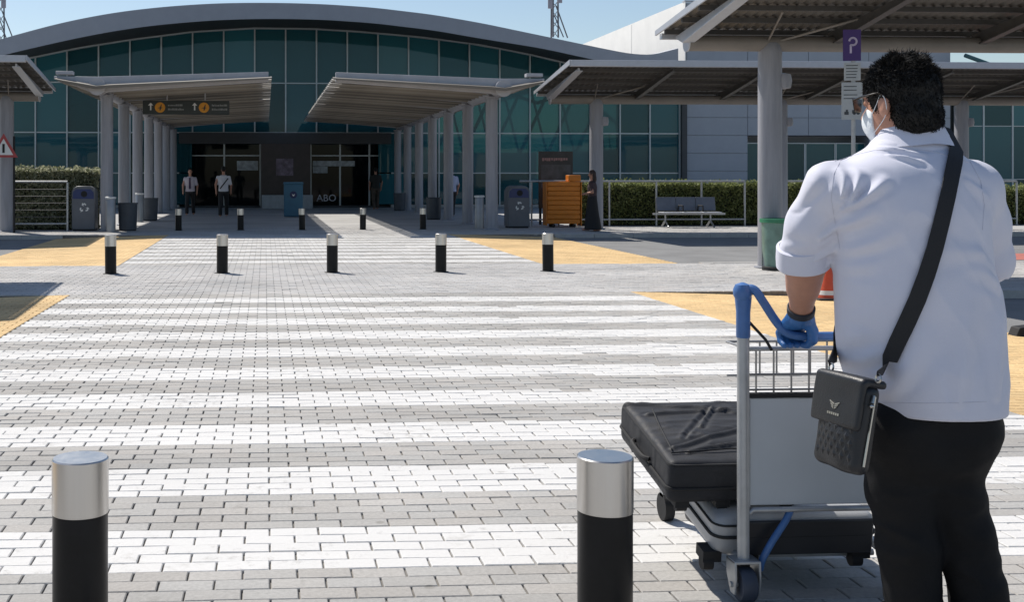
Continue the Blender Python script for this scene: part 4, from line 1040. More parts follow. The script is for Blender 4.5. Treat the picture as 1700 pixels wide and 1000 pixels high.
def crumple(co, no):
    top = np.clip(no[:, 2], 0, 1)
    w1 = vnoise(co, (5, 11, 3), 1.3); w2 = vnoise(co, (14, 9, 6), 4.1)
    ridge = (1 - np.abs(vnoise(co, (4.5, 9.0, 3), 9.3)) * 2.2)
    r2_ = (1 - np.abs(vnoise(co, (3.0, 14.0, 3), 2.7)) * 3.0); cr = 0
    for a0, b0, a1, b1, wd_, hh in ((.05, .12, .5, .34, .010, .009), (.10, .09, .5, .20, .008, .008), (.06, .44, .46, .47, .009, .007), (.02, .57, .5, .42, .010, .008), (.22, .30, .34, .50, .007, .007), (.12, .20, .30, .46, .008, -.006), (.34, .10, .5, .30, .009, .007)):
        e = np.array((a1 - a0, b1 - b0)); wv = .012 * vnoise(co, (9, 9, 2), a0 * 9); qx, qy = co[:, 0] - a0 + wv, co[:, 1] - b0 + wv; t_ = np.clip((qx * e[0] + qy * e[1]) / (e @ e), 0, 1)
        rr_ = np.hypot(qx - t_ * e[0], qy - t_ * e[1]); cr = cr + hh * (np.exp(-(rr_ / wd_) ** 2) - .5 * np.exp(-((rr_ - 1.8 * wd_) / wd_) ** 2))
    w1 = w1 + cr * top / .002
    return .002 * w1 + .0015 * w2 + (top + .3) * (.003 * np.clip(ridge, 0, 1) ** 3 + .003 * np.clip(r2_, 0, 1) ** 3) + top * (.010 * np.sin(co[:, 0] / SU * math.pi) * np.sin(co[:, 1] / SV * math.pi))
bodym = rbox_mesh('body', SU, SV, SWd, .026, .0075, crumple); bodym.transform(Matrix.Translation((0, 0, -SWd)))
link('body', bodym, M_NYL, sc1)
for z, nm in ((-.012, 'top_piping'), (-SWd * .62, 'zip')): link(nm, MB().tube(loop(SU, SV, z, .03, .004 if z > -.02 else -.004), .0055, 6), M_BLACKR, sc1)
link('pocket_zip', MB().tube([(.04, .10, .009), (.06, SV * .5, .017), (.09, SV * .8, .013)], .003, 6).tube([(.03, .075, .006), (SU * .5, .085, .014), (SU - .03, .075, .006)], .003, 6), M_BLACKR, sc1)
for x, y in ((.055, .03), (.20, .03), (.055, SV - .05), (SU - .07, .03)):
    wh = MB(); wh.cyl((x - .018, y, -SWd - .016), (x + .018, y, -SWd - .016), .021, n=18); wh.box(x - .025, x + .025, y - .02, y + .03, -SWd - .018, -SWd + .03)
    link('wheel', wh, M_BLACKR, sc1)
link('side_handle', MB().tube(crom([(-.004, SV * .35, -.075), (-.022, SV * .4, -.075), (-.022, SV * .6, -.075), (-.004, SV * .65, -.075)]), .009, 8), M_BLACKR, sc1)
# lower hard case
A2 = P(1184, 928, 4.0); F2 = frame(A2, u_, v_)
sc2 = thing('suitcase', A2, 'grey hard-shell suitcase with black front underneath the black soft one', 'suitcase'); sc2.matrix_world = F2
TU, TV, TW = .58, .60, .150
link('shell', rbox_mesh('shell', TU, TV, TW, .04, .009), mat('shell_grey', (.33, .335, .345), .38, var=.08, scale=6, spec=.5), sc2)
link('front_panel', MB().box(.10, TU - .02, -.008, .004, .010, TW - .012), mat('front_charcoal', (.020, .021, .025), .5, var=.15), sc2, bevel=.006)
link('zip_band', MB().tube(loop(TU, TV, TW * .52, .045, -.003), .006, 6), M_BLACKR, sc2)
link('edge_trim', MB().tube(loop(TU, TV, TW * .80, .045, -.001), .004, 6), M_BLACKR, sc2)
for x, y in ((-.012, .03), (.12, .03), (TU - .06, .03)):
    wh = MB(); wh.cyl((x - .018, y, -.028), (x + .018, y, -.028), .027, n=18); wh.box(x - .02, x + .045, y - .02, y + .05, -.02, .02)
    link('wheel', wh, M_BLACKR, sc2)
sc3 = thing('travel_bag', A2 + Vector((.10, .10, -.03)), 'dark travel bag at the bottom of the trolley under the board', 'bag')
tb = rbox_mesh('body', .40, .46, .055, .02, .009, lambda c, n: .004 * vnoise(c, (12, 12, 12), 2)); link('body', tb, mat('bag_charcoal', (.022, .023, .028), .6, var=.2, bump=.2, bscale=180), sc3)
link('strap', MB().box(.06, .09, -.004, .464, .05, .062), M_BLACKR, sc3)

# ------------------------------------------------------------------ THE MAN
D0 = 3.55
mb0 = P(1572, 1068, D0); mb0.z = 0
man = thing('person', mb0, 'person seen from behind in white shirt and black trousers pushing the trolley', 'person')
def L_(x, y, d=D0): return P(x, y, d) - mb0
def row(y, xl, xr, b, dd=0.0):
    xl += 9; xr -= 17 if y > 300 else 8
    c = L_((xl + xr) / 2, y, D0 + dd); return (c.z, c.x, c.y, (xr - xl) / 2 * D0 / FPX, b)
M_SKIN = mat('skin', (.44, .225, .155), .5, var=.10, scale=16, bump=.12, bscale=150, spec=.4)
HF = R(24)                                                    # head turned to his left
hc = L_(1493, 170, D0 + .05)
HM = Matrix.Translation(hc) @ Matrix.Rotation(HF, 4, 'Z') @ Matrix.Rotation(R(-6), 4, 'X')
HS = 1.05
def H_(x, y, z): return HM @ Vector((x * HS, y * HS, z * HS))
# key joints
shL, elL, wrL = L_(1374, 308, D0 + .01), L_(1338, 428, D0 + .12), None
bar = Vector((0, CT.y - .075, .919))
hxL = WY(1319, 560, bar.y).x
BL_ = Vector((hxL, bar.y, bar.z)) - mb0; BR_ = Vector((CT.x + .17, bar.y, bar.z)) - mb0
wrL = BL_ + Vector((-.004, -.052, .078)); wrR = BR_ + Vector((.01, -.055, .075))
shR, elR = L_(1618, 312, D0 + .01), L_(1636, 430, D0 + .11)
def hand(f_, Bc, wr, s, g_=0.0):                              # s=+1: thumb towards +x
    offs = (.034, .0115, -.0115, -.033)
    for i, o in enumerate(offs):
        o *= s; ln = (.94, 1.0, .97, .86)[i]; r = (.0105, .0108, .0105, .0092)[i] + g_
        kx = Bc + Vector((o, .020, .034 - .004 * abs(i - 1.2))); pip = Bc + Vector((o * 1.02, .045 * ln, .006)); dip = Bc + Vector((o, .032 * ln, -.024 * ln)); tip = Bc + Vector((o * .98, .006, -.0315))
        f_.cone(wr + Vector((o * .45, .012, -.008)), kx, r * 1.5, r * 1.22, .012)
        f_.chain([kx, pip, dip, tip], [r * 1.18, r * 1.05, r * .95, r * .82], .004)
    f_.ell(wr.lerp(Bc + Vector((0, .01, .036)), .62), (.038 + g_, .030 + g_, .019 + g_), Matrix.Rotation(R(-32), 4, 'X'), .015)
    r = .012 + g_
    f_.chain([wr + Vector((s * .024, .006, -.012)), Bc + Vector((s * .048, -.030, .020)), Bc + Vector((s * .050, -.026, -.010)), Bc + Vector((s * .042, -.006, -.030))], [r * 1.5, r * 1.15, r, r * .8], .008)
def torso_rows():
    return [row(678, 1424, 1667, .212), row(640, 1410, 1669, .213), row(600, 1398, 1668, .213), row(560, 1391, 1669, .21, .005), row(520, 1389, 1668, .208, .005), row(480, 1388, 1660, .203),
            row(445, 1387, 1651, .196), row(400, 1380, 1648, .188), row(350, 1366, 1648, .178, -.005), row(312, 1356, 1640, .162, -.005), row(288, 1366, 1628, .146, .002),
            row(268, 1392, 1608, .126, .01), row(252, 1420, 1590, .104, .022), row(236, 1444, 1576, .088, .033), row(215, 1455, 1566, .078, .042)]
zlo, zhi = -.02, 1.92
f_ = SDF((-.62, -.45, zlo), (.42, .75, zhi), .0085)
tr_ = [(z, x, y, a - (.02 if z > .95 else .045), b - (.025 if z > .95 else .065)) for z, x, y, a, b in torso_rows()]
f_.loft(tr_, .03)
f_.chain([L_(1510, 240, D0 + .04), H_(0, -.015, -.07)], [.064, .062], .03)
f_.ell(H_(0, -.012, .028), Vector((.077, .096, .098)) * HS, HM, .02); f_.ell(H_(0, .028, -.045), Vector((.060, .072, .083)) * HS, HM, .03)
f_.ell(H_(0, .075, -.100), Vector((.026, .024, .022)) * HS, HM, .02)                # chin
f_.cone(H_(0, .096, .010), H_(0, .122, -.032), .009, .014, .012)                     # nose
f_.ell(H_(0, .092, -.066), Vector((.024, .012, .009)) * HS, HM, .008)               # lips
f_.ell(H_(0, .085, .028), Vector((.052, .016, .010)) * HS, HM, .012)                # brow
for s in (-1, 1):
    f_.ell(H_(s * .032, .102, .008), (.015, .012, .010), HM, .008, 's')              # eye sockets
    f_.ell(H_(s * .033, .086, .008), (.012, .012, .012), HM, .004)
    f_.ell(H_(s * .080, -.006, -.014), Vector((.011, .023, .036)) * HS, HM @ Matrix.Rotation(R(s * 14), 4, 'Z'), .004)     # ears
    f_.ell(H_(s * .092, .002, -.010), (.006, .011, .016), HM, .003, 's')
f_.chain([shL, elL, wrL], [.060, .060, .034], .03); f_.chain([shR, elR, wrR], [.060, .056, .034], .03)
f_.cone(elL.lerp(wrL, .05), elL.lerp(wrL, .5), .060, .050, .02)
hand(f_, BL_, wrL, 1); hand(f_, BR_, wrR, -1)
legsL = [L_(1490, 690), L_(1497, 815), L_(1509, 905), L_(1521, 1040, D0 + .02)]; legsR = [L_(1592, 690), L_(1574, 806), L_(1600, 880), L_(1636, 1045, D0 - .02)]
f_.ell(L_(1543, 700), (.17, .13, .13), None, .05)
f_.chain(legsL, [.10, .07, .06, .045], .03); f_.chain(legsR, [.10, .07, .06, .045], .03)
for q in (legsL[-1], legsR[-1]): f_.cone((q.x, q.y - .02, .06), (q.x - .01, q.y + .15, .04), .04, .032, .03)
link('body', f_.mesh('body', 1), M_SKIN, man)

# shirt
M_SHIRT = mat('shirt_white', (.63, .635, .725), .75, var=.03, scale=5, bump=.10, bscale=420, spec=.2, sheen=.2)
creases(M_SHIRT, (7, 7, 3.2), .006, .30, 420)
f_ = SDF((-.62, -.40, .60), (.42, .48, 1.72), .006)
f_.loft(torso_rows(), .03)
f_.ell(L_(1384, 318, D0 + .01), (.066, .095, .075), None, .05); f_.ell(L_(1614, 320, D0 + .01), (.068, .095, .08), None, .05)
slE = elL + Vector((-.004, .015, -.015))
sl_ = SDF((-.62, -.40, .60), (.42, .48, 1.72), .006)
sl_.chain([shL + Vector((.01, 0, .0)), shL.lerp(slE, .5), slE + (slE - shL) * .06], [.074, .080, .078], .035)
f_.chain([shR, shR.lerp(elR, .5), elR], [.074, .078, .076], .04)
f_.chain([elR, elR.lerp(wrR, .7)], [.075, .05], .03)
dirL = (slE - shL).normalized(); sl_.cut(slE, dirL + Vector((.28, -.15, 0)))
f_._comb((slice(None),) * 3, sl_.F, .03, 'u')
FOLDS = [(1404, 327, 1413, 284, 5, .007), (1409, 350, 1462, 300, 6, .009), (1411, 343, 1432, 284, 5, .008), (1361, 350, 1383, 279, 6, .007), (1345, 372, 1362, 300, 6, .006), (1330, 410, 1350, 330, 7, .006),
         (1484, 243, 1541, 256, 4, .005), (1488, 256, 1530, 268, 4, .005), (1400, 262, 1460, 246, 4, .005), (1393, 400, 1440, 352, 7, .007), (1395, 440, 1470, 385, 9, .006), (1392, 470, 1440, 440, 8, .005),
         (1390, 545, 1420, 500, 8, .006), (1400, 620, 1432, 560, 8, .008), (1418, 640, 1452, 585, 7, .006), (1470, 655, 1500, 560, 14, .006), (1560, 660, 1575, 520, 16, .006), (1630, 650, 1640, 540, 14, .006), (1655, 480, 1600, 430, 12, .007), (1650, 450, 1590, 400, 10, .005),
         (1600, 300, 1640, 330, 8, .005), (1610, 420, 1520, 410, 14, .004), (1320, 400, 1372, 420, 6, .004)]
def folds(co, no):
    back = np.clip(-no[:, 1] * 1.6 + .25, 0, 1)
    d = .0035 * vnoise(co, (6.5, 6.5, 3.0), .7) + .0015 * vnoise(co, (19, 12, 9), 5.2)
    rg = 1 - 3.2 * np.abs(vnoise(co * np.array((1, 1, 1)) + co[:, [2, 2, 0]] * np.array((.5, 0, .3)), (5.5, 4, 2.6), 3.3)); d += .0035 * np.clip(rg, 0, 1) ** 3
    for x0, y0, x1, y1, wd, h in FOLDS:
        a, b = L_(x0, y0, D0 - .12), L_(x1, y1, D0 - .12); ba = np.array((b.x - a.x, b.z - a.z)); L2 = ba @ ba
        qx, qz = co[:, 0] - a.x, co[:, 2] - a.z; t = np.clip((qx * ba[0] + qz * ba[1]) / L2, 0, 1)
        r = np.hypot(qx - t * ba[0], qz - t * ba[1]); s_ = wd * .95 * D0 / FPX * (.55 + .75 * t)
        d += back * 1.5 * h * (np.exp(-(r / s_) ** 2) - .55 * np.exp(-((r - 1.9 * s_) / s_) ** 2)) * np.sqrt(np.clip(np.sin((t * .9 + .05) * math.pi), 0, 1))
    zy = L_(1500, 262).z
    line = zy + .02 * np.cos((co[:, 0] - hc.x) * 5)             # yoke seam
    d += back * np.where(np.abs(co[:, 0] - hc.x) < .21, -.003 * np.exp(-((co[:, 2] - line) / .006) ** 2), 0)
    hem = L_(1500, 670).z
    d *= np.clip((co[:, 2] - (hem - .012)) / .05, .12, 1)
    return np.where(no[:, 2] < -.7, 0, d)
shm = f_.mesh('shirt', 2); displace(shm, folds)
shirt = link('shirt', shm, M_SHIRT, man)
bvh = BVHTree.FromPolygons([v.co.copy() for v in shm.vertices], [tuple(p.vertices) for p in shm.polygons])
def seam(pts, name, r=.0008):
    q = []
    for i in range(len(pts) - 1):
        for k in range(6):
            t = k / 6; x = pts[i][0] + (pts[i + 1][0] - pts[i][0]) * t; y = pts[i][1] + (pts[i + 1][1] - pts[i][1]) * t
            h0 = bvh.ray_cast(Vector((0, 0, CAMH)) - mb0, (P(x, y, 3) - Vector((0, 0, CAMH))).normalized())
            if h0[0] is not None: q.append(h0[0] + h0[1] * .0004)
    if len(q) > 3: link(name, MB().tube(q, r, 5), mat('shirt_seam', (.56, .555, .62), .8, var=.05), shirt)
seam([(1386, 268), (1420, 257), (1450, 250), (1490, 248), (1540, 250), (1590, 262), (1612, 272)], 'yoke_seam')
seam([(1398, 262), (1384, 290), (1380, 330), (1388, 380), (1396, 420)], 'armhole_seam')
seam([(1610, 268), (1628, 300), (1634, 340), (1630, 390)], 'armhole_seam')
seam([(1420, 668), (1480, 669), (1540, 670), (1600, 669), (1645, 667)], 'hem_stitch', .0008)
# rolled cuff
ctr = slE - dirL * .016; cu = MB(); a_ = dirL.orthogonal().normalized(); b2 = dirL.cross(a_)
def ring(c, nrm, r, z, sx=1.0, n=36):
    nrm = nrm.normalized(); a = Vector((1, 0, 0)); a = (a - nrm * a.dot(nrm)).normalized(); b = nrm.cross(a)
    return [c + nrm * z + (a * math.cos(t) * sx + b * math.sin(t)) * r for t in np.linspace(0, 2 * math.pi, n, endpoint=False)]
def rings_mesh(rs):
    m = MB(); n = len(rs[0])
    for r in rs: m.v += [tuple(p) for p in r]
    for j in range(len(rs) - 1):
        for k in range(n): A_ = j * n + k; B2 = j * n + (k + 1) % n; m.face((A_, B2, B2 + n, A_ + n), True)
    return m
cn_ = (dirL + Vector((.28, -.15, 0))).normalized()
def wob(k, n=36): return .003 * math.sin(k * 2 * math.pi / n * 3 + 1) 
cu = rings_mesh([ring(ctr, cn_, .072, -.046), ring(ctr, cn_, .082, -.042), ring(ctr, cn_, .0855, -.008), ring(ctr, cn_, .085, .022), ring(ctr, cn_, .080, .028), ring(ctr, cn_, .072, .026), ring(ctr, cn_, .066, -.02)])
cum = cu.mesh('cuff'); displace(cum, lambda c, n: .004 * vnoise(c, (16, 16, 16), 3.0)); link('cuff', cum, M_SHIRT, shirt)
# collar
ck = []
for (rx, ry, z, yo) in ((.132, .108, 1.560, .0), (.114, .098, 1.588, .01), (.091, .089, 1.632, .022), (.081, .084, 1.652, .030), (.074, .079, 1.650, .032), (.072, .077, 1.60, .03)):
    c = L_(1512, 215, D0 + .045); pts = []
    for t in np.linspace(0, 2 * math.pi, 48, endpoint=False):
        dy = math.sin(t); pts.append(Vector((c.x + rx * math.cos(t), c.y + ry * dy + yo - .02, z - .075 * max(0, dy) ** 1.2 - .012 * abs(math.cos(t)))))
    ck.append(pts)
cm_ = rings_mesh(ck).mesh('collar'); displace(cm_, lambda c, n: .0022 * vnoise(c, (14, 14, 20), 8.0)); link('collar', cm_, M_SHIRT, shirt)

# trousers
M_TROU = mat('trousers_black', (.0085, .0085, .0095), .8, var=.25, scale=8, bump=.15, bscale=320, spec=.25)
f_ = SDF((-.42, -.36, -.01), (.36, .40, .92), .009)
f_.loft([row(590, 1410, 1656, .175), row(640, 1424, 1656, .170), row(690, 1433, 1654, .168), row(740, 1436, 1648, .165), row(770, 1442, 1636, .14), row(800, 1450, 1615, .09)], .02)
f_.ell(L_(1490, 712, D0 - .05), (.112, .125, .13), None, .04); f_.ell(L_(1592, 712, D0 - .05), (.112, .125, .13), None, .04)
f_.chain(legsL, [.112, .092, .083, .080], .035); f_.chain(legsR, [.112, .088, .080, .084], .035)
f_.cone(legsL[-1], (legsL[-1].x, legsL[-1].y, .055), .080, .085, .02); f_.cone(legsR[-1], (legsR[-1].x + .005, legsR[-1].y, .055), .084, .088, .02)
f_.cut((0, 0, .035), (0, 0, -1))
def tf(co, no):
    return .005 * vnoise(co, (7, 7, 16), 2.2) + .003 * vnoise(co, (20, 20, 30), 6.1) + .006 * np.clip(1 - 3 * np.abs(vnoise(co, (5, 5, 11), 11.)), 0, 1) * np.clip((.62 - co[:, 2]) * 5, 0, 1)
tm_ = f_.mesh('trousers', 2); displace(tm_, tf); link('trousers', tm_, M_TROU, man)
for q in (legsL[-1], legsR[-1]):
    f_ = SDF((q.x - .12, q.y - .16, -.005), (q.x + .12, q.y + .32, .14), .007)
    f_.cone((q.x, q.y - .03, .055), (q.x - .012, q.y + .13, .045), .052, .042, .03); f_.ell((q.x, q.y - .02, .08), (.05, .06, .05), None, .02); f_.cut((0, 0, .004), (0, 0, -1))
    link('shoe', f_.mesh('shoe', 1), mat('shoe_black', (.012, .012, .012), .35), man)

# gloves
M_GLV = mat('glove_blue', (.030, .130, .36), .42, var=.22, scale=26, bump=.25, bscale=110)
for Bc, wr, s in ((BL_, wrL, 1), (BR_, wrR, -1)):
    lo = Bc - Vector((.10, .13, .075)); hi = Bc + Vector((.10, .10, .15))
    f_ = SDF(lo, hi, .004); hand(f_, Bc, wr, s, .0035)
    el = elL if s > 0 else elR; dr = (el - wr).normalized()
    f_.cone(wr - dr * .005, wr + dr * .026, .0385, .0395, .02); f_.cut(wr + dr * .028, dr)
    gm_ = f_.mesh('glove', 1); displace(gm_, lambda c, n: .0012 * vnoise(c, (45, 45, 45), 1.0)); gl = link('glove', gm_, M_GLV, man)
    link('cuff_band', rings_mesh([ring(wr, dr, .041, .010), ring(wr, dr, .0435, .012), ring(wr, dr, .0445, .034), ring(wr, dr, .041, .037), ring(wr, dr, .039, .02)]), mat('glove_cuff_dark', (.012, .016, .026), .6), gl)

# hair : short crop as a skin with many small locks
f_ = SDF(hc - Vector((.16, .16, .16)), hc + Vector((.16, .16, .18)), .005)
f_.ell(H_(0, -.014, .034), Vector((.089, .107, .109)) * HS, HM, 0); f_.ell(H_(0, -.055, -.045), Vector((.076, .062, .085)) * HS, HM, .02)
for s in (-1, 1): f_.ell(H_(s * .088, .005, -.045), (.030, .046, .058), HM, .004, 's')
f_.ell(H_(0, .105, -.05), (.12, .075, .125), HM, .01, 's')
f_.cut(H_(0, -.05, -.122), HM.to_3x3() @ Vector((0, -.25, -1)))
hm_ = f_.mesh('hair', 1); displace(hm_, lambda c, n: .004 * vnoise(c, (30, 30, 30), 1.0))
M_HAIR = mat('hair_black', (.0065, .0058, .005), .58, var=.5, scale=60, spec=.28)
hair = link('hair', hm_, M_HAIR, man)
lk = MB(); random.seed(5)
Hn = HM.to_3x3(); hb = BVHTree.FromPolygons([v.co.copy() for v in hm_.vertices], [tuple(p.vertices) for p in hm_.polygons])
flow = Hn @ Vector((0, -.5, -1))
nv = len(hm_.vertices)
for _ in range(17000):
    vv = hm_.vertices[random.randrange(nv)]; p0 = vv.co.copy(); n_ = vv.normal.copy()
    loc = HM.inverted() @ p0
    top_ = min(1, max(0, (loc.z - .02) / .09))
    if n_.dot(Hn @ Vector((0, 0, -1))) > .6: continue
    rnd = Vector((random.gauss(0, 1), random.gauss(0, 1), random.gauss(0, 1)))
    d1 = (n_ * (.45 + .5 * top_) + (flow - n_ * flow.dot(n_)) * (.75 - .6 * top_) + rnd * (.22 + .25 * top_)).normalized()
    d2 = (d1 + rnd.cross(n_) * .35 - n_ * .25).normalized()
    cl = Vector((noise.noise(p0 * 42), noise.noise(p0 * 42 + Vector((9, 3, 1))), noise.noise(p0 * 42 + Vector((2, 7, 5))))); d1 = (d1 + cl * (.5 + 1.1 * top_)).normalized(); d2 = (d2 + cl * (.8 + 1.2 * top_)).normalized()
    ln = (random.uniform(.006, .012) + top_ * random.uniform(.003, .018)) * (1 + .5 * cl.x)
    p0 = p0 - n_ * .002 + Vector((random.gauss(0, .002), random.gauss(0, .002), random.gauss(0, .002))); p1 = p0 + d1 * ln * .55; p2 = p1 + d2 * ln * .5
    a = d1.orthogonal().normalized() * random.uniform(.0007, .0014); b = d1.cross(a)
    i = len(lk.v); lk.v += [tuple(p0 + a), tuple(p0 - a * .5 + b), tuple(p0 - a * .5 - b), tuple(p1 + a * .8), tuple(p1 - a * .4 + b * .8), tuple(p1 - a * .4 - b * .8), tuple(p2)]
    for q in ((0, 1, 4, 3), (1, 2, 5, 4), (2, 0, 3, 5), (3, 4, 6), (4, 5, 6), (5, 3, 6)): lk.face([i + k for k in q], True)
link('locks', lk, M_HAIR, hair)
# mask and sunglasses
f_ = SDF(hc - Vector((.2, .2, .2)), hc + Vector((.2, .2, .12)), .006)
f_.ell(H_(0, .034, -.055), Vector((.066, .080, .080)) * HS, HM, .0); f_.ell(H_(0, .095, -.045), (.026, .030, .036), HM, .03)
f_.cut(H_(0, .044, 0), Hn @ Vector((0, -1, -.10))); f_.cut(H_(0, .06, -.012), Hn @ Vector((0, -.25, 1)))
link('face_mask', f_.mesh('face_mask', 1), mat('mask_white', (.70, .74, .76), .8, var=.05, bump=.15, bscale=120), man)
for lp in (MB().tube(crom([H_(-.066, .046, -.030), H_(-.080, .018, -.006), H_(-.090, -.008, .020), H_(-.091, -.022, -.005), H_(-.083, -.010, -.045), H_(-.066, .046, -.088)]), .0012, 6), MB().tube(crom([H_(.071, .035, -.035), H_(.086, .012, -.012), H_(.094, -.012, .018), H_(.085, -.012, -.045), H_(.070, .035, -.085)]), .0017, 6)): link('ear_loop', lp, mat('mask_white', (.7, .74, .76)), man)
sgm = MB()
for s in (-1, 1):
    sgm.tube([H_(s * .068, .105, .022), H_(s * .086, .06, .024), H_(s * .091, .0, .026), H_(s * .089, -.022, .012)], .0034, 6)
    sgm.prism([(0, 0), (.058, 0), (.052, -.040), (.012, -.040)], 'y', 0, .003)
    base = len(sgm.v) - 8
    for i in range(8):
        x, y, z = sgm.v[base + i]; sgm.v[base + i] = tuple(H_(s * (.010 + x), .118 + y - .22 * x, .028 + z))
link('sunglasses', sgm, mat('shades_black', (.008, .008, .009), .2, var=0), man)

# ------------------------------------------------------------------ CROSSBODY BAG
bA, bB, bC = P(1382, 612, 3.46), P(1452, 648, 3.27), P(1431, 790, 3.26)
ub = (bB - bA); vb = (bB - bC)
def frame_v(o, u, v):
    v = v.normalized(); w = u.cross(v).normalized(); u = v.cross(w).normalized()
    return Matrix(((u.x, v.x, w.x, o.x), (u.y, v.y, w.y, o.y), (u.z, v.z, w.z, o.z), (0, 0, 0, 1)))
BF = frame_v((bA + bB) / 2 + Vector((0, 0, -.004)), ub, vb)                             # x right, y up, z towards viewer-left
BWd, BHt, BDp = ub.length * 1.02, .262, .062
bag = thing('crossbody_bag', BF.to_translation(), 'black quilted crossbody bag with flap hanging at the hip of the man', 'bag'); bag.matrix_world = BF
M_LEA = mat('bag_leather', (.009, .010, .013), .42, var=.15, scale=20, bump=.15, bscale=200, spec=.5)
f_ = SDF((-.18, -.32, -.10), (.18, .05, .12), .005)
f_.rbox((0, -BHt / 2, 0), (BWd / 2, BHt / 2, BDp / 2), None, .026); f_.ell((0, -BHt * .6, .006), (BWd * .42, BHt * .36, BDp * .62), None, .02)
bgm = f_.mesh('body', 2); displace(bgm, lambda c, n: .004 * vnoise(c, (14, 14, 14), 2.)); link('body', bgm, M_LEA, bag)
f_ = SDF((-.18, -.24, -.10), (.18, .06, .12), .005)
f_.rbox((-.006, -.064, BDp / 2 + .005), (BWd / 2 + .008, .074, .009), None, .009); f_.rbox((-.004, .004, .0), (BWd / 2 + .004, .012, BDp / 2 + .010), None, .010, .01)
fm_ = f_.mesh('flap', 2); displace(fm_, lambda c, n: .003 * vnoise(c, (11, 11, 11), 5.) + .004 * np.clip(n[:, 2], 0, 1) * np.cos(c[:, 0] / BWd * 3)); flap = link('flap', fm_, M_LEA, bag)
fbv = BVHTree.FromPolygons([v.co.copy() for v in fm_.vertices], [tuple(p.vertices) for p in fm_.polygons]); bbv = BVHTree.FromPolygons([v.co.copy() for v in bgm.vertices], [tuple(p.vertices) for p in bgm.polygons])
def snap(m, tree, base):
    for i, (x, y, z) in enumerate(m.v):
        h = tree.ray_cast(Vector((x, y, .2)), Vector((0, 0, -1)))[0]; m.v[i] = (x, y, (h.z if h is not None else base) + z - base)
qm = MB(); nq = 6; cw = (BWd - .03) / nq
for i in range(nq):
    for j in range(5):
        x = -BWd / 2 + .015 + (i + .5 + (.5 if j % 2 else 0)) * cw; y = -BHt + .045 + j * .020
        if x + cw / 2 > BWd / 2 - .012 or x - cw / 2 < -BWd / 2 + .012: continue
        c = (x, y, BDp / 2 + .0085); k0 = [(x - cw * .5, y, BDp / 2 + .004), (x, y - .02, BDp / 2 + .004), (x + cw * .5, y, BDp / 2 + .004), (x, y + .02, BDp / 2 + .004)]
        for q in range(4): qm.poly([k0[q], k0[(q + 1) % 4], c])
snap(qm, bbv, BDp / 2 + .0052); link('quilting', qm, M_LEA, bag)
em = MB(); M_EMB = mat('emblem_gold', (.42, .40, .36), .35, metal=.8, var=.05); zf_ = BDp / 2 + .0135
for s in (-1, 1):
    for k in range(3): em.prism([(s * .002, -.075 - k * .006), (s * (.022 - k * .005), -.068 - k * .007), (s * (.020 - k * .005), -.072 - k * .007), (s * .002, -.079 - k * .006)], 'z', zf_, zf_ + .0015)
snap(em, fbv, zf_ - .0004); link('emblem', em, M_EMB, flap)
wd = MB()
for k in range(6): wd.box(-.026 + k * .009, -.020 + k * .009, -.108, -.101, zf_, zf_ + .0012)
snap(wd, fbv, zf_ - .0004); link('emblem_caption', wd, M_EMB, flap)
M_CH = mat('chain_steel', (.5, .48, .44), .3, metal=1.0, var=.05)
link('zip', MB().tube([(BWd / 2 + .003, -.03, .0), (BWd / 2 + .003, -BHt + .03, .004)], .0035, 6), M_CH, bag)
link('zip_pull', MB().tube([(BWd / 2 + .004, -.028, .006), (BWd / 2 + .010, -.050, .012)], .005, 6).lathe([(.001, -.007), (.006, -.004), (.006, .004), (.001, .007)], 10, (BWd / 2 + .012, -.058, .014)), M_CH, bag)
for s in (-1, 1):
    rr = MB(); rr.tube([(s * (BWd / 2 + .004) + .010 * math.cos(t), .022 + .012 * math.sin(t), 0) for t in np.linspace(0, 2 * math.pi, 13)], .003, 6); link('ring', rr, M_CH, bag)
# strap: over the right shoulder, across the back
BFi = BF.inverted()
def hit(o, d):
    r = bvh.ray_cast(o - mb0, d); return (r[0] + mb0, r[1]) if r[0] is not None else None
camp = Vector((0, 0, CAMH)); path = []
path.append((BF @ Vector((BWd / 2 + .004, .036, 0)), None))
for x, y in ((1474, 612), (1480, 596), (1491, 569), (1506, 535), (1522, 497), (1537, 455), (1550, 412), (1561, 368), (1571, 325), (1578, 290), (1583, 266), (1585, 252)):
    h_ = hit(camp, (P(x, y, 3) - camp).normalized())
    if h_: path.append(h_)
xs_ = path[-1][0].x
for yy in (-.09, -.05, 0, .05, .10):
    h_ = hit(Vector((xs_ + .002, mb0.y + path[-1][0].y * 0 + (D0 * math.cos(PHI) - mb0.y) * 0 + yy, 2.0)), Vector((0, 0, -1)))
    if h_ and h_[0].z > 1.40 and h_[0].y > path[-1][0].y + .015: path.append(h_)
zt_, xt_ = path[-1][0].z, path[-1][0].x; ring_w = BF @ Vector((-BWd / 2 - .004, .036, 0))
for t in np.linspace(.12, .93, 12):
    h_ = hit(Vector((xt_ + (ring_w.x + .09 - xt_) * t, 8, zt_ + (.84 - zt_) * t)), Vector((0, -1, 0)))
    if h_: path.append(h_)
path.append((ring_w, None))
sm_ = MB(); wdt = .0235; n_ = len(path)
nr = [p[1] for p in path]; nr[0] = nr[1]; nr[-1] = nr[-2]
for i, (p, _) in enumerate(path):
    t = (path[min(i + 1, n_ - 1)][0] - path[max(i - 1, 0)][0]).normalized(); nn = (nr[max(i - 1, 0)] + nr[i] + nr[min(i + 1, n_ - 1)]).normalized(); sd = t.cross(nn).normalized()
    ww = wdt if 0 < i < n_ - 1 else .008
    q = p + nn * .0075
    for a, b in ((-1, 0), (1, 0), (1, .0028), (-1, .0028)): sm_.v.append(tuple(BFi @ (q + sd * ww * a + nn * b)))
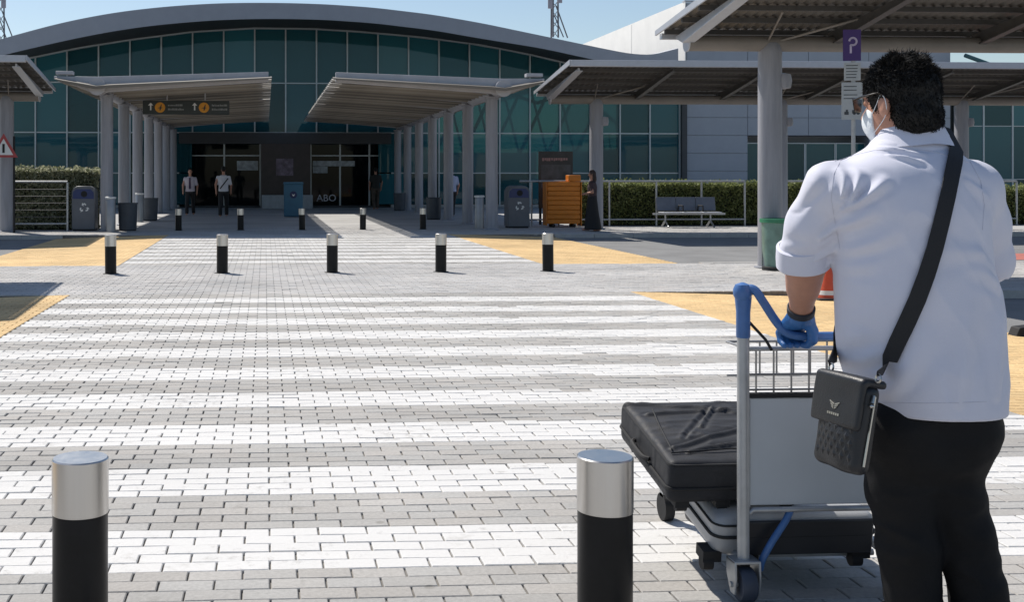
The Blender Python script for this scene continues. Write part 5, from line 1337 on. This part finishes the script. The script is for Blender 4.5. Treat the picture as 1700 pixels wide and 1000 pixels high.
for i in range(n_ - 1):
    for k in range(4): a = i * 4 + k; b = i * 4 + (k + 1) % 4; sm_.face((a, b, b + 4, a + 4), False)
link('strap', sm_, mat('strap_black', (.009, .009, .011), .7, var=.15, bump=.2, bscale=300), bag)

# ------------------------------------------------------------------ PEOPLE IN THE DISTANCE
def bystander(loc, rz, h, label, top, bottom, hair_c, skin, style='trousers', stride=.12, arm=.0, h_=.016):
    p = thing('person', loc, label, 'person', None, rz); s = h / 1.76
    V3 = lambda x, y, z: np.array((x, y, z)) * s
    def base(f, g=0.0, parts='all'):
        if parts in ('all', 'top'):
            f.loft([(.88 * s, 0, 0, .165 * s + g, .115 * s + g), (1.05 * s, 0, 0, .15 * s + g, .11 * s + g), (1.28 * s, 0, 0, .18 * s + g, .12 * s + g), (1.40 * s, 0, 0, .17 * s + g, .09 * s + g), (1.46 * s, 0, 0, .075 * s + g, .06 * s + g)], .03)
        if parts == 'top':
            for q in (-1, 1): f.cone(V3(q * .19, 0, 1.38), V3(q * .24, -.01, 1.16), .062 * s, .056 * s, .03)
    f = SDF((-.45 * s, -.4 * s, -.02), (.45 * s, .45 * s, 1.82 * s), h_)
    base(f)
    f.cone(V3(0, .01, 1.44), V3(0, .02, 1.56), .052 * s, .05 * s, .02); f.ell(V3(0, .01, 1.65), np.array((.072, .092, .105)) * s, None, .02); f.ell(V3(0, .04, 1.60), np.array((.055, .06, .07)) * s, None, .02)
    f.cone(V3(0, .10, 1.645), V3(0, .115, 1.62), .010 * s, .013 * s, .01)
    for q in (-1, 1):
        f.ell(V3(q * .075, .0, 1.64), np.array((.012, .02, .03)) * s, None, .004)
        e = V3(q * .265, -.02 + q * arm, 1.13); w_ = V3(q * .25, .06 + q * arm * 2, .89) if style != 'dress' else V3(q * .10, .20, 1.08)
        f.chain([V3(q * .19, 0, 1.38), e, w_], [.05 * s, .042 * s, .030 * s], .02)
        dn = (w_ - e) / np.linalg.norm(w_ - e); sd = np.array((.0, 1.0, .0)) - dn * dn[1]
        f.cone(w_, w_ + dn * .07 * s, .028 * s, .034 * s, .01)
        for k in range(4): f.cone(w_ + dn * .07 * s + sd * (k - 1.5) * .018 * s, w_ + dn * (.155 - .012 * abs(k - 1.4)) * s + sd * (k - 1.5) * .02 * s, .0105 * s, .009 * s, .004)
        f.cone(w_ + dn * .03 * s + sd * .03 * s, w_ + dn * .09 * s + sd * .055 * s, .012 * s, .010 * s, .006)
        kn = V3(q * .10, q * stride * .7 + .03, .50); an = V3(q * .10, q * stride * 1.4 - (.05 if q < 0 else 0), .08)
        f.chain([V3(q * .09, 0, .90), kn, an], [.085 * s, .056 * s, .04 * s], .03); f.cone(an - np.array((0, .03, .03)) * s, an + np.array((0, .14, -.04)) * s, .035 * s, .03 * s, .02)
    f.cut((0, 0, 0.0), (0, 0, -1))
    link('body', f.mesh('body', 1), skin, p)
    f = SDF((-.42 * s, -.3 * s, .8 * s), (.42 * s, .3 * s, 1.6 * s), h_); base(f, .016, 'top'); link('top', f.mesh('top', 1), top, p)
    f = SDF((-.5 * s, -.5 * s, -.01), (.5 * s, .6 * s, 1.12 * s), h_)
    if style == 'dress':
        f.loft([(.05 * s, 0, -.02, .27 * s, .25 * s), (.5 * s, 0, 0, .22 * s, .19 * s), (.9 * s, 0, 0, .19 * s, .14 * s), (1.08 * s, 0, 0, .16 * s, .125 * s)], .02)
    else:
        lo = .50 if style == 'shorts' else .06
        f.loft([(.80 * s, 0, 0, .165 * s, .12 * s), (.98 * s, 0, 0, .162 * s, .12 * s)], .03)
        for q in (-1, 1):
            kn = V3(q * .10, q * stride * .7 + .03, .50); an = V3(q * .10, q * stride * 1.4 - (.05 if q < 0 else 0), .08)
            f.chain([V3(q * .09, 0, .86), kn] if style == 'shorts' else [V3(q * .09, 0, .86), kn, an], [.10 * s, .075 * s, .066 * s], .03)
        f.cut((0, 0, lo * s), (0, 0, -1))
    link('skirt' if style == 'dress' else style, f.mesh('lower', 1), bottom, p)
    f = SDF((-.15 * s, -.18 * s, 1.4 * s), (.15 * s, .18 * s, 1.84 * s), .010)
    f.ell(V3(0, -.004, 1.672), np.array((.082, .100, .108)) * s, None, 0)
    if style == 'dress': f.ell(V3(0, -.06, 1.52), np.array((.085, .06, .14)) * s, None, .03)
    f.ell(V3(0, .11, 1.62), np.array((.10, .075, .11)) * s, None, .005, 's')
    hm = f.mesh('hair', 1); displace(hm, lambda c, n: .006 * vnoise(c, (40, 40, 40), 1)); link('hair', hm, hair_c, p)
    return p
m_bl = mat('cloth_black', (.012, .012, .014), .8, var=.2); m_hair = MATS['hair_black']; m_wh = mat('cloth_white', (.62, .62, .66), .8, var=.08, scale=9)
b1 = bystander((-2.82, 43.4, 0), R(178), 1.76, 'person in pale shirt and dark tie walking out under the left canopy', mat('cloth_pale_pink', (.52, .47, .52), .8, var=.08), m_bl, m_hair, M_SKIN, stride=.18, arm=.05)
link('tie', MB().prism([(-.025, 1.42), (.025, 1.42), (.04, 1.02), (0, .97), (-.04, 1.02)], 'y', .135, .147), mat('tie_purple', (.06, .035, .09), .6), b1)
b2_ = bystander((-1.5, 41.5, 0), R(0), 1.82, 'person in white T-shirt with dark shoulder strap under the left canopy, seen from behind', m_wh, m_bl, m_hair, M_SKIN, 'trousers', .18, .05)
link('sling_strap', MB().box(-.02, .02, -.006, .006, -.26, .22, Matrix.Translation((.04, -.146, 1.22)) @ Matrix.Rotation(R(38), 4, 'Y')), m_bl, b2_)
bystander((4.9, 50.6, 0), R(10), 1.86, 'person in dark top and camouflage-brown trousers by the right doors', mat('cloth_dark', (.016, .018, .016), .8, var=.4, scale=9), mat('cloth_camo', (.07, .055, .042), .85, var=.6, scale=12), m_hair, M_SKIN, stride=.05)
bystander((6.72, 41.0, 0), R(15), 1.8, 'person in light blue shirt half hidden behind a right canopy column', mat('cloth_pale_blue', (.38, .42, .58), .8, var=.08), m_bl, m_hair, M_SKIN, stride=.08)
bystander((8.72, 30.1, 0), R(70), 1.62, 'person in long black skirt and dark top walking past the orange stack', mat('cloth_print', (.05, .03, .035), .8, var=.6, scale=14), m_bl, mat('hair_brown', (.03, .015, .012), .6), M_SKIN, 'dress', .10)
